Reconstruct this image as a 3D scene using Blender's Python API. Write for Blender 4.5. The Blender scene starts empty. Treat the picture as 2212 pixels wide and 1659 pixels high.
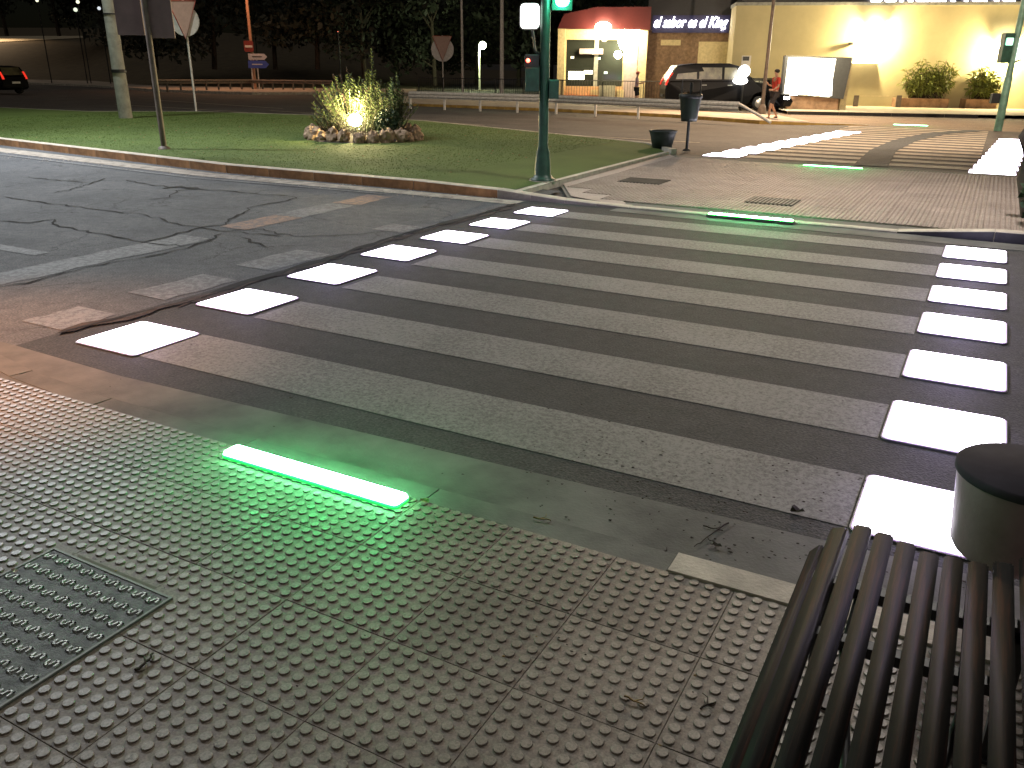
import bpy, bmesh, math, random
import numpy as np
from mathutils import Vector, Matrix, noise
random.seed(7)
scene = bpy.context.scene
COL = scene.collection
R = math.radians

# ------------------------------------------------------------------ camera
FPX, YAW, PITCH, ROLL = 838.65, -0.502, 0.367, 0.0063
CAM = np.array([5.0954, -3.2771, 1.7658])
def _rot(yaw, pitch, roll):
    cy, sy, cp, sp = math.cos(yaw), math.sin(yaw), math.cos(pitch), math.sin(pitch)
    f = np.array([sy*cp, cy*cp, -sp]); r0 = np.array([cy, -sy, 0]); u0 = np.cross(r0, f)
    cr, sr = math.cos(roll), math.sin(roll)
    return f, cr*r0+sr*u0, -sr*r0+cr*u0
FW, RT, UP = _rot(YAW, PITCH, ROLL)
cd = bpy.data.cameras.new('camera'); cam = bpy.data.objects.new('camera', cd); COL.objects.link(cam)
cam.matrix_world = Matrix(((RT[0], UP[0], -FW[0], CAM[0]), (RT[1], UP[1], -FW[1], CAM[1]), (RT[2], UP[2], -FW[2], CAM[2]), (0, 0, 0, 1)))
cd.sensor_fit = 'HORIZONTAL'; cd.sensor_width = 36; cd.lens = FPX/1024*36; cd.clip_start = .05; cd.clip_end = 1500
scene.camera = cam
# ------------------------------------------------------------------ world, added soft night fill light, exposure
w = bpy.data.worlds.new("World"); scene.world = w; w.use_nodes = True
nt = w.node_tree; nt.nodes.clear()
sky = nt.nodes.new('ShaderNodeTexSky'); sky.sky_type = 'NISHITA'; sky.sun_disc = False
sky.sun_elevation = R(12); sky.sun_rotation = R(160)
bg = nt.nodes.new('ShaderNodeBackground'); bg.inputs[1].default_value = .0006
wo = nt.nodes.new('ShaderNodeOutputWorld'); nt.links.new(sky.outputs[0], bg.inputs[0]); nt.links.new(bg.outputs[0], wo.inputs[0])
sl = bpy.data.lights.new('sun', 'SUN'); sl.energy = .26; sl.angle = R(80); sl.color = (1, .93, .82)
so = bpy.data.objects.new('sun', sl); so.rotation_euler = (R(30), 0, R(-10)); COL.objects.link(so)
vs = scene.view_settings; vs.view_transform = 'Standard'; vs.look = 'None'; vs.exposure = .2; vs.gamma = 1; vs.use_curve_mapping = False
scene.render.resolution_x = 1024; scene.render.resolution_y = 768
scene.cycles.use_denoising = True; scene.cycles.max_bounces = 6; scene.cycles.sample_clamp_indirect = 4
scene.cycles.caustics_reflective = False; scene.cycles.caustics_refractive = False

# ------------------------------------------------------------------ measuring helpers (photo at 2212 px wide)
S_ = 1024/2212
SLOPE = .015
def zg(y): return -SLOPE*max(0, min(y, 55)-14)
def ray(u, v):
    a = (u*S_-512)/FPX; b = -(v*S_-384)/FPX
    return FW+a*RT+b*UP
def G(u, v, dz=0.):
    d = ray(u, v); z = dz
    for _ in range(50):
        P = CAM+(z-CAM[2])/d[2]*d; z = .5*z+.5*(zg(P[1])+dz)
    return Vector(P)
def H(u, v, base):
    """height z of pixel (u,v) on the upright plane through base facing the camera"""
    d = ray(u, v); n = np.array([FW[0], FW[1], 0]); t = ((np.array(base)-CAM)@n)/(d@n); return Vector(CAM+t*d)

# ------------------------------------------------------------------ object helpers
def thing(name, label, cat, loc=(0, 0, 0), group=None):
    o = bpy.data.objects.new(name, None); COL.objects.link(o); o.location = loc
    o['label'] = label; o['category'] = cat
    if group: o['group'] = group
    return o
def tagm(o, label, cat, group=None):
    o['label'] = label; o['category'] = cat
    if group: o['group'] = group
    return o
def struct(o, kind='structure'):
    o['kind'] = kind; return o
def org(o):
    p = Vector((0, 0, 0))
    while o is not None: p = p+o.location; o = o.parent
    return p
class MB:
    def __init__(s): s.v = []; s.f = []; s.sm = []
    def add(s, vs_, fs, smooth=False):
        n = len(s.v); s.v += [tuple(q) for q in vs_]; s.f += [tuple(i+n for i in f) for f in fs]; s.sm += [smooth]*len(fs)
    def box(s, x0, x1, y0, y1, z0, z1, M=None):
        P = [Vector(p) for p in ((x0, y0, z0), (x1, y0, z0), (x1, y1, z0), (x0, y1, z0), (x0, y0, z1), (x1, y0, z1), (x1, y1, z1), (x0, y1, z1))]
        if M is not None: P = [M@p for p in P]
        s.add(P, [(3, 2, 1, 0), (4, 5, 6, 7), (0, 1, 5, 4), (1, 2, 6, 5), (2, 3, 7, 6), (3, 0, 4, 7)])
    def bbox(s, x0, x1, y0, y1, z0, z1, b=.005):
        """box with its top edges bevelled"""
        P = [(x0, y0, z0), (x1, y0, z0), (x1, y1, z0), (x0, y1, z0), (x0, y0, z1-b), (x1, y0, z1-b), (x1, y1, z1-b), (x0, y1, z1-b),
             (x0+b, y0+b, z1), (x1-b, y0+b, z1), (x1-b, y1-b, z1), (x0+b, y1-b, z1)]
        s.add(P, [(3, 2, 1, 0), (0, 1, 5, 4), (1, 2, 6, 5), (2, 3, 7, 6), (3, 0, 4, 7), (4, 5, 9, 8), (5, 6, 10, 9), (6, 7, 11, 10), (7, 4, 8, 11), (8, 9, 10, 11)])
    def tube(s, pts, r, n=10, cap=True):
        pts = [Vector(p) for p in pts]; rs = r if isinstance(r, (list, tuple)) else [r]*len(pts)
        rings = []
        for i, p in enumerate(pts):
            d = (pts[min(i+1, len(pts)-1)]-pts[max(i-1, 0)]).normalized()
            a = d.cross(Vector((0, 0, 1)))
            if a.length < 1e-3: a = Vector((1, 0, 0))
            a.normalize(); b = d.cross(a)
            rings.append([p+a*math.cos(t)*rs[i]+b*math.sin(t)*rs[i] for t in [2*math.pi*k/n for k in range(n)]])
        V = [q for rg in rings for q in rg]; F = []
        for i in range(len(pts)-1):
            for k in range(n): F.append((i*n+k, i*n+(k+1) % n, (i+1)*n+(k+1) % n, (i+1)*n+k))
        s.add(V, F, True)
        if cap:
            s.add(rings[0], [tuple(range(n))]); s.add(rings[-1], [tuple(range(n))[::-1]])
    def lathe(s, prof, c, n=20, smooth=True):
        V = [(c[0]+r*math.cos(2*math.pi*k/n), c[1]+r*math.sin(2*math.pi*k/n), c[2]+z) for r, z in prof for k in range(n)]
        F = [(i*n+k, i*n+(k+1) % n, (i+1)*n+(k+1) % n, (i+1)*n+k) for i in range(len(prof)-1) for k in range(n)]
        s.add(V, F, smooth)
    def prism(s, poly, z0, z1, M=None):
        n = len(poly); P = [Vector((x, y, z0)) for x, y in poly]+[Vector((x, y, z1)) for x, y in poly]
        if M is not None: P = [M@p for p in P]
        s.add(P, [tuple(range(n))[::-1], tuple(range(n, 2*n))]+[(i, (i+1) % n, n+(i+1) % n, n+i) for i in range(n)])
    def ball(s, c, r, n=12, m=8, sc=(1, 1, 1)):
        V = []; F = []
        for i in range(m+1):
            t = math.pi*i/m
            for k in range(n): V.append((c[0]+sc[0]*r*math.sin(t)*math.cos(2*math.pi*k/n), c[1]+sc[1]*r*math.sin(t)*math.sin(2*math.pi*k/n), c[2]+sc[2]*r*math.cos(t)))
        for i in range(m):
            for k in range(n): F.append((i*n+k, (i+1)*n+k, (i+1)*n+(k+1) % n, i*n+(k+1) % n))
        s.add(V, F, True)
    def mesh(s, name, o=(0, 0, 0)):
        o = Vector(o); me = bpy.data.meshes.new(name)
        me.from_pydata([tuple(Vector(v)-o) for v in s.v], [], s.f)
        me.polygons.foreach_set('use_smooth', s.sm); me.update(); return me
def link(name, me, mat, parent=None, loc=(0, 0, 0)):
    o = bpy.data.objects.new(name, me); COL.objects.link(o); o.location = loc
    if mat is not None and not me.materials: me.materials.append(mat)
    if parent is not None: o.parent = parent
    return o
def part(name, mb, mat, parent):
    """mb in world coordinates -> child whose origin is the parent's"""
    return link(name, mb.mesh(name, org(parent)), mat, parent)
def single(name, mb, mat, loc=(0, 0, 0)):
    return link(name, mb.mesh(name, loc), mat, None, loc)
def copy_tree(o, parent=None, dloc=None):
    c = o.copy(); COL.objects.link(c); c.parent = parent
    if dloc is not None: c.location = dloc
    for ch in list(o.children): copy_tree(ch, c)
    return c
def sheet(name, poly, dz, mat, parent=None, grid=None):
    """flat ground polygon that follows the ground's gentle fall"""
    bm = bmesh.new(); bm.faces.new([bm.verts.new((p[0], p[1], 0)) for p in poly])
    for y in (14, 55):
        bmesh.ops.bisect_plane(bm, geom=bm.verts[:]+bm.edges[:]+bm.faces[:], plane_co=(0, y, 0), plane_no=(0, 1, 0))
    bmesh.ops.triangulate(bm, faces=bm.faces[:])
    for v in bm.verts: v.co.z = zg(v.co.y)+dz
    bmesh.ops.recalc_face_normals(bm, faces=bm.faces[:])
    for f in bm.faces:
        if f.normal.z < 0: f.normal_flip()
    me = bpy.data.meshes.new(name); bm.to_mesh(me); bm.free()
    return link(name, me, mat, parent)

def lamp(kind, loc, energy, col, size=.3, target=None, cone=None, blend=.6, parent=None):
    l = bpy.data.lights.new('lamp_light', kind); l.energy = energy; l.color = col; l.shadow_soft_size = size
    if kind == 'SPOT': l.spot_size = R(cone or 120); l.spot_blend = blend
    o = bpy.data.objects.new('lamp_light', l); COL.objects.link(o)
    if target is not None: o.rotation_euler = (Vector(target)-Vector(loc)).to_track_quat('-Z', 'Y').to_euler()
    o.location = Vector(loc)
    if parent is not None: o.parent = parent; o.location = Vector(loc)-org(parent)
    return o
# ------------------------------------------------------------------ materials
def nodes(name):
    m = bpy.data.materials.new(name); m.use_nodes = True; t = m.node_tree
    return m, t, t.nodes['Principled BSDF'], (lambda k: t.nodes.new(k)), t.links.new
def ramp(N, Lk, fac, stops):
    r = N('ShaderNodeValToRGB'); e = r.color_ramp.elements
    while len(e) < len(stops): e.new(.5)
    for i, (p, c) in enumerate(stops):
        e[i].position = p; e[i].color = (*c, 1) if len(c) == 3 else c
    Lk(fac, r.inputs[0]); return r
def nz(N, Lk, co, scale, detail=4, rough=.6, dist=0):
    n = N('ShaderNodeTexNoise'); n.inputs['Scale'].default_value = scale; n.inputs['Detail'].default_value = detail
    n.inputs['Roughness'].default_value = rough; n.inputs['Distortion'].default_value = dist; Lk(co, n.inputs['Vector']); return n
def mixc(N, Lk, fac, a, b, mode='MIX'):
    m = N('ShaderNodeMix'); m.data_type = 'RGBA'; m.blend_type = mode
    for s_, val in ((0, fac), (6, a), (7, b)):
        if hasattr(val, 'links'): Lk(val, m.inputs[s_])
        elif isinstance(val, (int, float)): m.inputs[s_].default_value = val
        else: m.inputs[s_].default_value = (*val, 1)
    return m.outputs[2]
def mat(name, col, rough=.6, metal=0, var=.15, scale=8, bump=0, bscale=None, coat=0, spec=.5):
    m, t, b, N, Lk = nodes(name)
    tc = N('ShaderNodeTexCoord'); n = nz(N, Lk, tc.outputs['Object'], scale)
    lo = tuple(c*(1-var) for c in col); hi = tuple(min(1, c*(1+var)) for c in col)
    r = ramp(N, Lk, n.outputs[0], [(.3, lo), (.7, hi)]); Lk(r.outputs[0], b.inputs['Base Color'])
    b.inputs['Roughness'].default_value = rough; b.inputs['Metallic'].default_value = metal
    b.inputs['Coat Weight'].default_value = coat; b.inputs['Specular IOR Level'].default_value = spec
    if bump:
        n2 = nz(N, Lk, tc.outputs['Object'], bscale or scale*6); bp = N('ShaderNodeBump'); bp.inputs['Strength'].default_value = bump
        bp.inputs['Distance'].default_value = .01; Lk(n2.outputs[0], bp.inputs['Height']); Lk(bp.outputs[0], b.inputs['Normal'])
    return m
def emis(name, col, strength, base=(.8, .8, .8)):
    m, t, b, N, Lk = nodes(name)
    b.inputs['Base Color'].default_value = (*base, 1); b.inputs['Emission Color'].default_value = (*col, 1); b.inputs['Emission Strength'].default_value = strength
    return m
def asphalt(name, dark, light, crack=0., stain=(.5, .75), fine=320, bump=.5, crackscale=.8):
    m, t, b, N, Lk = nodes(name)
    g = N('ShaderNodeNewGeometry'); P = g.outputs['Position']
    big = nz(N, Lk, P, .7, 6, .65, .4); ag = N('ShaderNodeTexVoronoi'); ag.inputs['Scale'].default_value = fine/4; Lk(P, ag.inputs['Vector'])
    sp = nz(N, Lk, P, fine/5, 3, .7); mid = nz(N, Lk, P, 9, 5, .7)
    c = ramp(N, Lk, big.outputs[0], [(.32, dark), (.68, light)]).outputs[0]
    sr = ramp(N, Lk, sp.outputs[0], [(.33, (.5, .5, .5)), (.52, (1, 1, 1)), (.72, (1.75, 1.7, 1.65))]).outputs[0]
    c = mixc(N, Lk, 1., c, sr, 'MULTIPLY')
    mr = ramp(N, Lk, mid.outputs[0], [(.35, (.72, .72, .72)), (.6, (1.1, 1.1, 1.1))]).outputs[0]
    c = mixc(N, Lk, .8, c, mr, 'MULTIPLY')
    if crack:
        wp = nz(N, Lk, P, 2.2, 5, .7); ad = N('ShaderNodeVectorMath'); ad.operation = 'MULTIPLY_ADD'
        Lk(wp.outputs['Color'], ad.inputs[0]); ad.inputs[1].default_value = (.5, .5, .5); Lk(P, ad.inputs[2])
        for sc, wd, mk in ((crackscale, .010, .47), (crackscale*2.6, .016, .55)):
            v = N('ShaderNodeTexVoronoi'); v.feature = 'DISTANCE_TO_EDGE'; v.inputs['Scale'].default_value = sc; Lk(ad.outputs[0], v.inputs['Vector'])
            k = ramp(N, Lk, v.outputs['Distance'], [(0, (1, 1, 1)), (wd, (0, 0, 0))]).outputs[0]
            ms = nz(N, Lk, P, .9, 3); mk_ = ramp(N, Lk, ms.outputs[0], [(mk, (0, 0, 0)), (mk+.05, (1, 1, 1))]).outputs[0]
            mu = N('ShaderNodeMath'); mu.operation = 'MULTIPLY'; Lk(k, mu.inputs[0]); Lk(mk_, mu.inputs[1])
            m2 = N('ShaderNodeMath'); m2.operation = 'MULTIPLY'; m2.inputs[1].default_value = crack; Lk(mu.outputs[0], m2.inputs[0])
            c = mixc(N, Lk, m2.outputs[0], c, (.02, .02, .02))
    Lk(c, b.inputs['Base Color']); b.inputs['Roughness'].default_value = .82; b.inputs['Specular IOR Level'].default_value = .35
    hm = N('ShaderNodeMath'); hm.operation = 'ADD'; Lk(sp.outputs[0], hm.inputs[0]); Lk(ag.outputs['Distance'], hm.inputs[1])
    bp = N('ShaderNodeBump'); bp.inputs['Strength'].default_value = bump; bp.inputs['Distance'].default_value = .006; Lk(hm.outputs[0], bp.inputs['Height']); Lk(bp.outputs[0], b.inputs['Normal'])
    return m
def paint(name, col, under, wear=.5, scale=34):
    m, t, b, N, Lk = nodes(name)
    g = N('ShaderNodeNewGeometry'); P = g.outputs['Position']
    a = nz(N, Lk, P, scale, 8, .75); a2 = nz(N, Lk, P, 1.3, 4, .6); f = nz(N, Lk, P, 90, 3, .7)
    s1 = N('ShaderNodeMath'); s1.operation = 'MULTIPLY_ADD'; Lk(a2.outputs[0], s1.inputs[0]); s1.inputs[1].default_value = .35; Lk(a.outputs[0], s1.inputs[2])
    s2 = N('ShaderNodeMath'); s2.operation = 'MULTIPLY_ADD'; Lk(f.outputs[0], s2.inputs[0]); s2.inputs[1].default_value = .5; Lk(s1.outputs[0], s2.inputs[2])
    k = ramp(N, Lk, s2.outputs[0], [(wear+.28, (1, 1, 1)), (wear+.5, (0, 0, 0))]).outputs[0]
    dv = nz(N, Lk, P, 3, 5, .7); d = ramp(N, Lk, dv.outputs[0], [(.3, tuple(c*.85 for c in col)), (.7, col)]).outputs[0]
    c = mixc(N, Lk, k, d, under); c = mixc(N, Lk, .3, d, c) if False else c
    Lk(c, b.inputs['Base Color']); b.inputs['Roughness'].default_value = .75
    bp = N('ShaderNodeBump'); bp.inputs['Strength'].default_value = .35; bp.inputs['Distance'].default_value = .004; Lk(s2.outputs[0], bp.inputs['Height']); Lk(bp.outputs[0], b.inputs['Normal'])
    return m

M = {}
M['asph_old'] = asphalt('old_asphalt', (.085, .088, .095), (.15, .152, .16), crack=.85)
M['asph_new'] = asphalt('patch_asphalt', (.044, .0445, .0435), (.064, .063, .061))
M['asph_far'] = asphalt('far_asphalt', (.075, .068, .066), (.12, .11, .105), crack=.3)
M['gutter'] = mat('gutter_concrete', (.135, .13, .118), .85, var=.42, scale=2.2, bump=.3, bscale=70)
M['paint'] = paint('worn_white_paint', (.245, .238, .222), (.095, .092, .086), .50)
M['paint_far'] = paint('road_paint', (.45, .38, .30), (.11, .095, .08), .42, 6)
M['paint_old'] = paint('old_faded_paint', (.24, .24, .245), (.115, .115, .12), .58, 16)
M['paint_orange'] = paint('patched_orange_paint', (.34, .21, .15), (.13, .12, .12), .55, 12)
M['kerb'] = mat('kerb_concrete', (.40, .36, .30), .8, var=.35, scale=5, bump=.5, bscale=60)
M['kerb_pale'] = mat('pale_kerb_concrete', (.52, .46, .38), .8, var=.25, scale=6, bump=.5, bscale=60)
M['kerb_orange'] = mat('ochre_kerb_face', (.42, .22, .10), .85, var=.45, scale=3.5, bump=.5, bscale=40)  # ochre tone for the island kerb's front faces
M['kerb_yellow'] = mat('yellow_painted_kerb', (.40, .25, .06), .8, var=.4, scale=2.5, bump=.3)
M['ochre_dust'] = mat('ochre_dust', (.24, .17, .115), .95, var=.5, scale=7, bump=.5, bscale=60)
M['curb_dust'] = mat('pale_gutter_grit', (.38, .33, .28), .95, var=.45, scale=6, bump=.6, bscale=80)

def tile_mat(name, lo, hi, spot, gl=1.):
    m, t, b, N, Lk = nodes(name)
    g = N('ShaderNodeNewGeometry'); P = g.outputs['Position']; oi = N('ShaderNodeObjectInfo')
    a = nz(N, Lk, P, 2.2, 7, .7); f = nz(N, Lk, P, 110, 3, .7); st = nz(N, Lk, P, 26, 6, .75)
    c = ramp(N, Lk, a.outputs[0], [(.3, lo), (.7, hi)]).outputs[0]
    c = mixc(N, Lk, .8, c, ramp(N, Lk, f.outputs[0], [(.3, (.6, .6, .6)), (.7, (1.3, 1.3, 1.3))]).outputs[0], 'MULTIPLY')
    c = mixc(N, Lk, ramp(N, Lk, st.outputs[0], [(.58, (0, 0, 0)), (.68, (spot,)*3)]).outputs[0], c, (.04, .035, .03))
    v = N('ShaderNodeMapRange'); v.inputs[3].default_value = .93; v.inputs[4].default_value = 1.06; Lk(oi.outputs['Random'], v.inputs[0])
    c = mixc(N, Lk, 1., c, v.outputs[0], 'MULTIPLY')
    tc = N('ShaderNodeTexCoord'); sx = N('ShaderNodeSeparateXYZ'); Lk(tc.outputs['Object'], sx.inputs[0])
    hi_ = ramp(N, Lk, sx.outputs['Z'], [(.0030, (0, 0, 0)), (.0048, (1, 1, 1))])
    dirt = nz(N, Lk, P, 40, 4, .7); dr = ramp(N, Lk, dirt.outputs[0], [(.3, (.62, .60, .57)), (.7, (.92, .91, .90))]).outputs[0]
    c = mixc(N, Lk, hi_.outputs[0], mixc(N, Lk, 1, c, dr, 'MULTIPLY'), c)
    Lk(c, b.inputs['Base Color'])
    rr = ramp(N, Lk, a.outputs[0], [(.3, (.30*gl,)*3), (.7, (.5*gl,)*3)]); rmx = mixc(N, Lk, hi_.outputs[0], (.62, .62, .62), rr.outputs[0]); Lk(rmx, b.inputs['Roughness'])
    bp = N('ShaderNodeBump'); bp.inputs['Strength'].default_value = .3; bp.inputs['Distance'].default_value = .004; Lk(f.outputs[0], bp.inputs['Height']); Lk(bp.outputs[0], b.inputs['Normal'])
    return m
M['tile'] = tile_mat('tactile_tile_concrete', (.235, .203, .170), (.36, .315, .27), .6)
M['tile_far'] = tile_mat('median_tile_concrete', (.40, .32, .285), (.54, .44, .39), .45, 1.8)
M['bedding'] = mat('dark_tile_bedding', (.17, .155, .135), .95)
M['pave'] = mat('pale_pavement', (.42, .34, .28), .85, var=.25, scale=2, bump=.2)
def grass_mat(name, a_, b_):
    m, t, b, N, Lk = nodes(name)
    g = N('ShaderNodeNewGeometry'); P = g.outputs['Position']
    n1 = nz(N, Lk, P, 1.1, 5, .6); n2 = nz(N, Lk, P, 70, 4, .7)
    c = ramp(N, Lk, n1.outputs[0], [(.3, a_), (.7, b_)]).outputs[0]
    c = mixc(N, Lk, 1, c, ramp(N, Lk, n2.outputs[0], [(.3, (.72, .72, .72)), (.7, (1.25, 1.25, 1.2))]).outputs[0], 'MULTIPLY')
    Lk(c, b.inputs['Base Color']); b.inputs['Roughness'].default_value = .9
    bp = N('ShaderNodeBump'); bp.inputs['Strength'].default_value = .5; bp.inputs['Distance'].default_value = .02; Lk(n2.outputs[0], bp.inputs['Height']); Lk(bp.outputs[0], b.inputs['Normal'])
    return m
M['turf'] = grass_mat('turf', (.058, .098, .016), (.086, .132, .024))
M['dry'] = grass_mat('dry_bank', (.08, .062, .04), (.13, .10, .062))
M['steel'] = mat('galvanised_steel', (.62, .60, .57), .6, 0, var=.2, scale=10)
M['pole_grey'] = mat('grey_painted_pole', (.32, .32, .29), .6, var=.25, scale=5, bump=.2)
M['pole_brown'] = mat('brown_grey_post', (.15, .12, .10), .6, var=.3, scale=7, bump=.2)
M['pole_orange'] = mat('orange_lit_pole', (.55, .28, .18), .6, var=.2)  # orange lamplight on the pole is put into its base colour
M['green'] = mat('dark_green_paint', (.018, .055, .038), .45, var=.35, scale=9, bump=.15)
M['black'] = mat('black_plastic', (.015, .015, .016), .4)
M['dark'] = mat('dark_metal_and_kerb_shade', (.03, .03, .032), .5, .3, var=.3)
M['bin'] = mat('bin_grey', (.25, .17, .185), .55, var=.25, scale=4, bump=.2)
M['castiron'] = mat('cast_iron', (.13, .14, .132), .6, .1, var=.5, scale=18, bump=.5, bscale=120)
M['castedge'] = mat('worn_cast_relief', (.62, .63, .60), .4, .1, var=.4, scale=30, bump=.3, bscale=150)
def slat_mat():
    m, t, b, N, Lk = nodes('dark_varnished_slat')
    tc = N('ShaderNodeTexCoord'); mp = N('ShaderNodeMapping'); mp.inputs['Scale'].default_value = (30, 1.2, 30); Lk(tc.outputs['Object'], mp.inputs[0])
    n = nz(N, Lk, mp.outputs[0], 2, 7, .7, .3); oi = N('ShaderNodeObjectInfo')
    c = ramp(N, Lk, n.outputs[0], [(.3, (.004, .004, .0045)), (.52, (.007, .0062, .006)), (.64, (.032, .013, .009))]).outputs[0]
    Lk(c, b.inputs['Base Color']); b.inputs['Roughness'].default_value = .62; b.inputs['Specular IOR Level'].default_value = .05
    bp = N('ShaderNodeBump'); bp.inputs['Strength'].default_value = .4; bp.inputs['Distance'].default_value = .003; Lk(n.outputs[0], bp.inputs['Height']); Lk(bp.outputs[0], b.inputs['Normal'])
    return m
M['slat'] = slat_mat()
M['rock'] = mat('rough_stone', (.36, .25, .17), .9, var=.5, scale=9, bump=.9, bscale=30)
M['leaf'] = mat('shrub_leaf', (.07, .10, .03), .6, var=.4, scale=6)
M['leaf_dark'] = mat('dense_leaf', (.025, .055, .018), .6, var=.3, scale=6)
M['leaf_pink'] = mat('reddish_flower_spike', (.20, .13, .09), .7, var=.3)
M['leaf_wall'] = mat('wall_plant_leaf', (.20, .23, .05), .5, var=.4)
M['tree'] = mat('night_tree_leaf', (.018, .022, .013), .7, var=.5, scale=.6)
M['bark'] = mat('bark', (.06, .045, .035), .9, var=.4, scale=8, bump=.8)
M['twig'] = mat('dark_twig', (.035, .025, .018), .9)
M['dryleaf'] = mat('dry_leaf', (.22, .15, .06), .8, var=.5, scale=40)
M['white_led'] = emis('white_led_panel', (.93, .87, 1.), 9)
M['halo_rim'] = emis('lilac_halo_rim', (.62, .34, .85), .55)
M['green_led'] = emis('green_led_strip', (.3, 1., .5), 45)
M['green_rim'] = emis('green_led_rim', (0, 1., .03), 9)
M['green_led_far'] = emis('green_led_far', (.35, 1., .55), 9)
M['drain'] = mat('drain_iron', (.07, .062, .055), .95, var=.3, spec=.1)
M['frame'] = mat('led_tile_frame', (.13, .13, .14), .45, .6)

# ------------------------------------------------------------------ ground and roads
ground = struct(sheet('ground', [(-500, -60), (500, -60), (500, 700), (-500, 700)], -.03, M['asph_far']))
# old road that the first crossing spans, newer asphalt patch under the crossing
road = struct(sheet('road', [(-40, -.3), (-40, 12), (-.30, 8), (-.30, -.3)], 0, M['asph_old']))
patch = struct(sheet('crossing_asphalt', [(-.30, -.55), (9, -.55), (9, 7.1), (-.30, 7.1)], .0, M['asph_new']))
gut = sheet('gutter', [(-3, -.56), (-2, -.3), (-.35, -.26), (.8, -.30), (5.2, -.14), (9, -.1), (9, -.56)], .004, M['gutter'], patch)
gut2 = sheet('gutter', [(1.0, 6.72), (4.6, 6.62), (9, 6.6), (9, 7.02), (1.0, 7.02)], .004, M['gutter'], patch)
gut3 = sheet('gutter', [(-.3, 6.55), (-2.2, 6.55), (-6, 6.45), (-14, 7.2), (-22, 9.2), (-22, 9.6), (-14, 7.62), (-6, 6.83), (-.3, 6.86)], .004, M['curb_dust'], road)
sheet('kerb_line', [(-6, 6.2), (-2.2, 6.38), (-2.2, 6.44), (-6, 6.28), (-14, 6.98), (-22, 8.9), (-22, 8.78), (-14, 6.86)], .008, M['paint_old'], road)
rng = random.Random(3)
# worn stripes of the first crossing
for k in range(7):
    y0, y1 = k*1.0-.005*k, k*1.0+.52-.02*k
    sheet('painted_stripe', [(.58, y0), (4.86, y0-.0), (4.86, y1), (.58, y1)], .003, M['paint'], patch)
# faded marks left of the crossing
for q in ([(475, 490), (530, 497), (860, 425), (800, 420)],):
    P = [G(*p) for p in q]
def strip_pts(a, b, wd, n, jit=.0):
    """polygon of a straight band from a to b with a slightly ragged edge"""
    a = Vector(a); b = Vector(b); d = (b-a).normalized(); nrm = Vector((-d.y, d.x)); L_ = []; R_ = []
    for i in range(n+1):
        p = a.lerp(b, i/n); L_.append(p+nrm*(wd/2+rng.uniform(-jit, jit))); R_.append(p-nrm*(wd/2+rng.uniform(-jit, jit)))
    return [tuple(p) for p in L_]+[tuple(p) for p in R_[::-1]]
sheet('stop_line', strip_pts((-2.12, -.6), (-2.14, 2.9), .42, 18, .03), .004, M['paint_old'], road)
sheet('stop_line', strip_pts((-2.18, 3.45), (-2.2, 4.35), .42, 6, .015), .004, M['paint_orange'], road)
sheet('stop_line', strip_pts((-2.2, 4.36), (-2.22, 5.4), .42, 6, .03), .004, M['paint_old'], road)
sheet('stop_line', strip_pts((-2.22, 5.45), (-2.25, 6.25), .42, 6, .02), .004, M['paint_orange'], road)
sheet('lane_mark', strip_pts((-6.5, 1.55), (-2.75, 1.55), .16, 8, .01), .004, M['paint_old'], road)
for a, b in (((-.58, 2.15), (-.56, 2.95)), ((-.58, 1.0), (-.56, 1.75)), ((-.56, .1), (-.56, .55)), ((-.6, 4.2), (-.6, 4.6))):
    sheet('faded_mark', strip_pts(a, b, .44, 5, .025), .004, M['paint_old'], road)
# cracks: ragged dark ribbons sunk in the old surface
def crack(name, px, wd, parent, mt, dz=.007, sub=9, jit=.05):
    P = [G(u, v) for u, v in px]; pts = []
    for a, b in zip(P[:-1], P[1:]):
        n = max(2, int((b-a).length/.12))
        for i in range(n):
            p = a.lerp(b, i/n); pts.append(p+Vector((rng.uniform(-jit, jit), rng.uniform(-jit, jit), 0)))
    pts.append(P[-1]); V = []; F = []
    for i, p in enumerate(pts):
        d = (pts[min(i+1, len(pts)-1)]-pts[max(0, i-1)]); d.z = 0; d.normalize(); n = Vector((-d.y, d.x, 0))
        ww = wd*rng.uniform(.25, 1.2)*(.3 if i in (0, len(pts)-1) else 1)
        z = zg(p.y)+dz
        V += [(p.x+n.x*ww, p.y+n.y*ww, z), (p.x-n.x*ww, p.y-n.y*ww, z)]
        if i: F.append((2*i-2, 2*i-1, 2*i+1, 2*i))
    mb = MB(); mb.add(V, F); return link(name, mb.mesh(name), mt, parent)
M['crack'] = mat('crack_dark', (.012, .011, .010), .95)  # near-black tone for the crack ribbons
CR = [[(10, 420), (120, 440), (230, 460), (320, 480), (450, 500), (520, 520), (610, 540), (700, 548)],
      [(0, 490), (60, 500), (130, 508), (210, 520), (270, 545), (330, 590), (400, 597)], [(120, 505), (100, 545), (200, 570), (270, 580), (370, 590), (450, 605)],
      [(330, 600), (400, 575), (470, 560), (530, 530), (555, 510), (590, 500), (600, 490)], [(60, 428), (130, 420), (180, 425)], [(330, 450), (400, 440), (430, 430), (560, 440), (600, 435)],
      [(330, 425), (345, 412), (370, 405), (400, 410), (440, 415)], [(160, 465), (200, 460), (260, 465)], [(430, 555), (480, 560), (540, 570), (590, 575)], [(640, 480), (700, 490), (780, 485)]]
CR = [[(u, v-0) for u, v in c] for c in CR]
CR[0] = [(8, 425), (80, 436), (150, 445), (230, 455), (285, 462), (350, 474), (420, 492), (480, 500), (560, 508), (610, 512)]
CR[1] = [(0, 450+28), (60, 492-10), (115, 475), (118, 487), (150, 494), (240, 512), (320, 523), (400, 535)]
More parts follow.
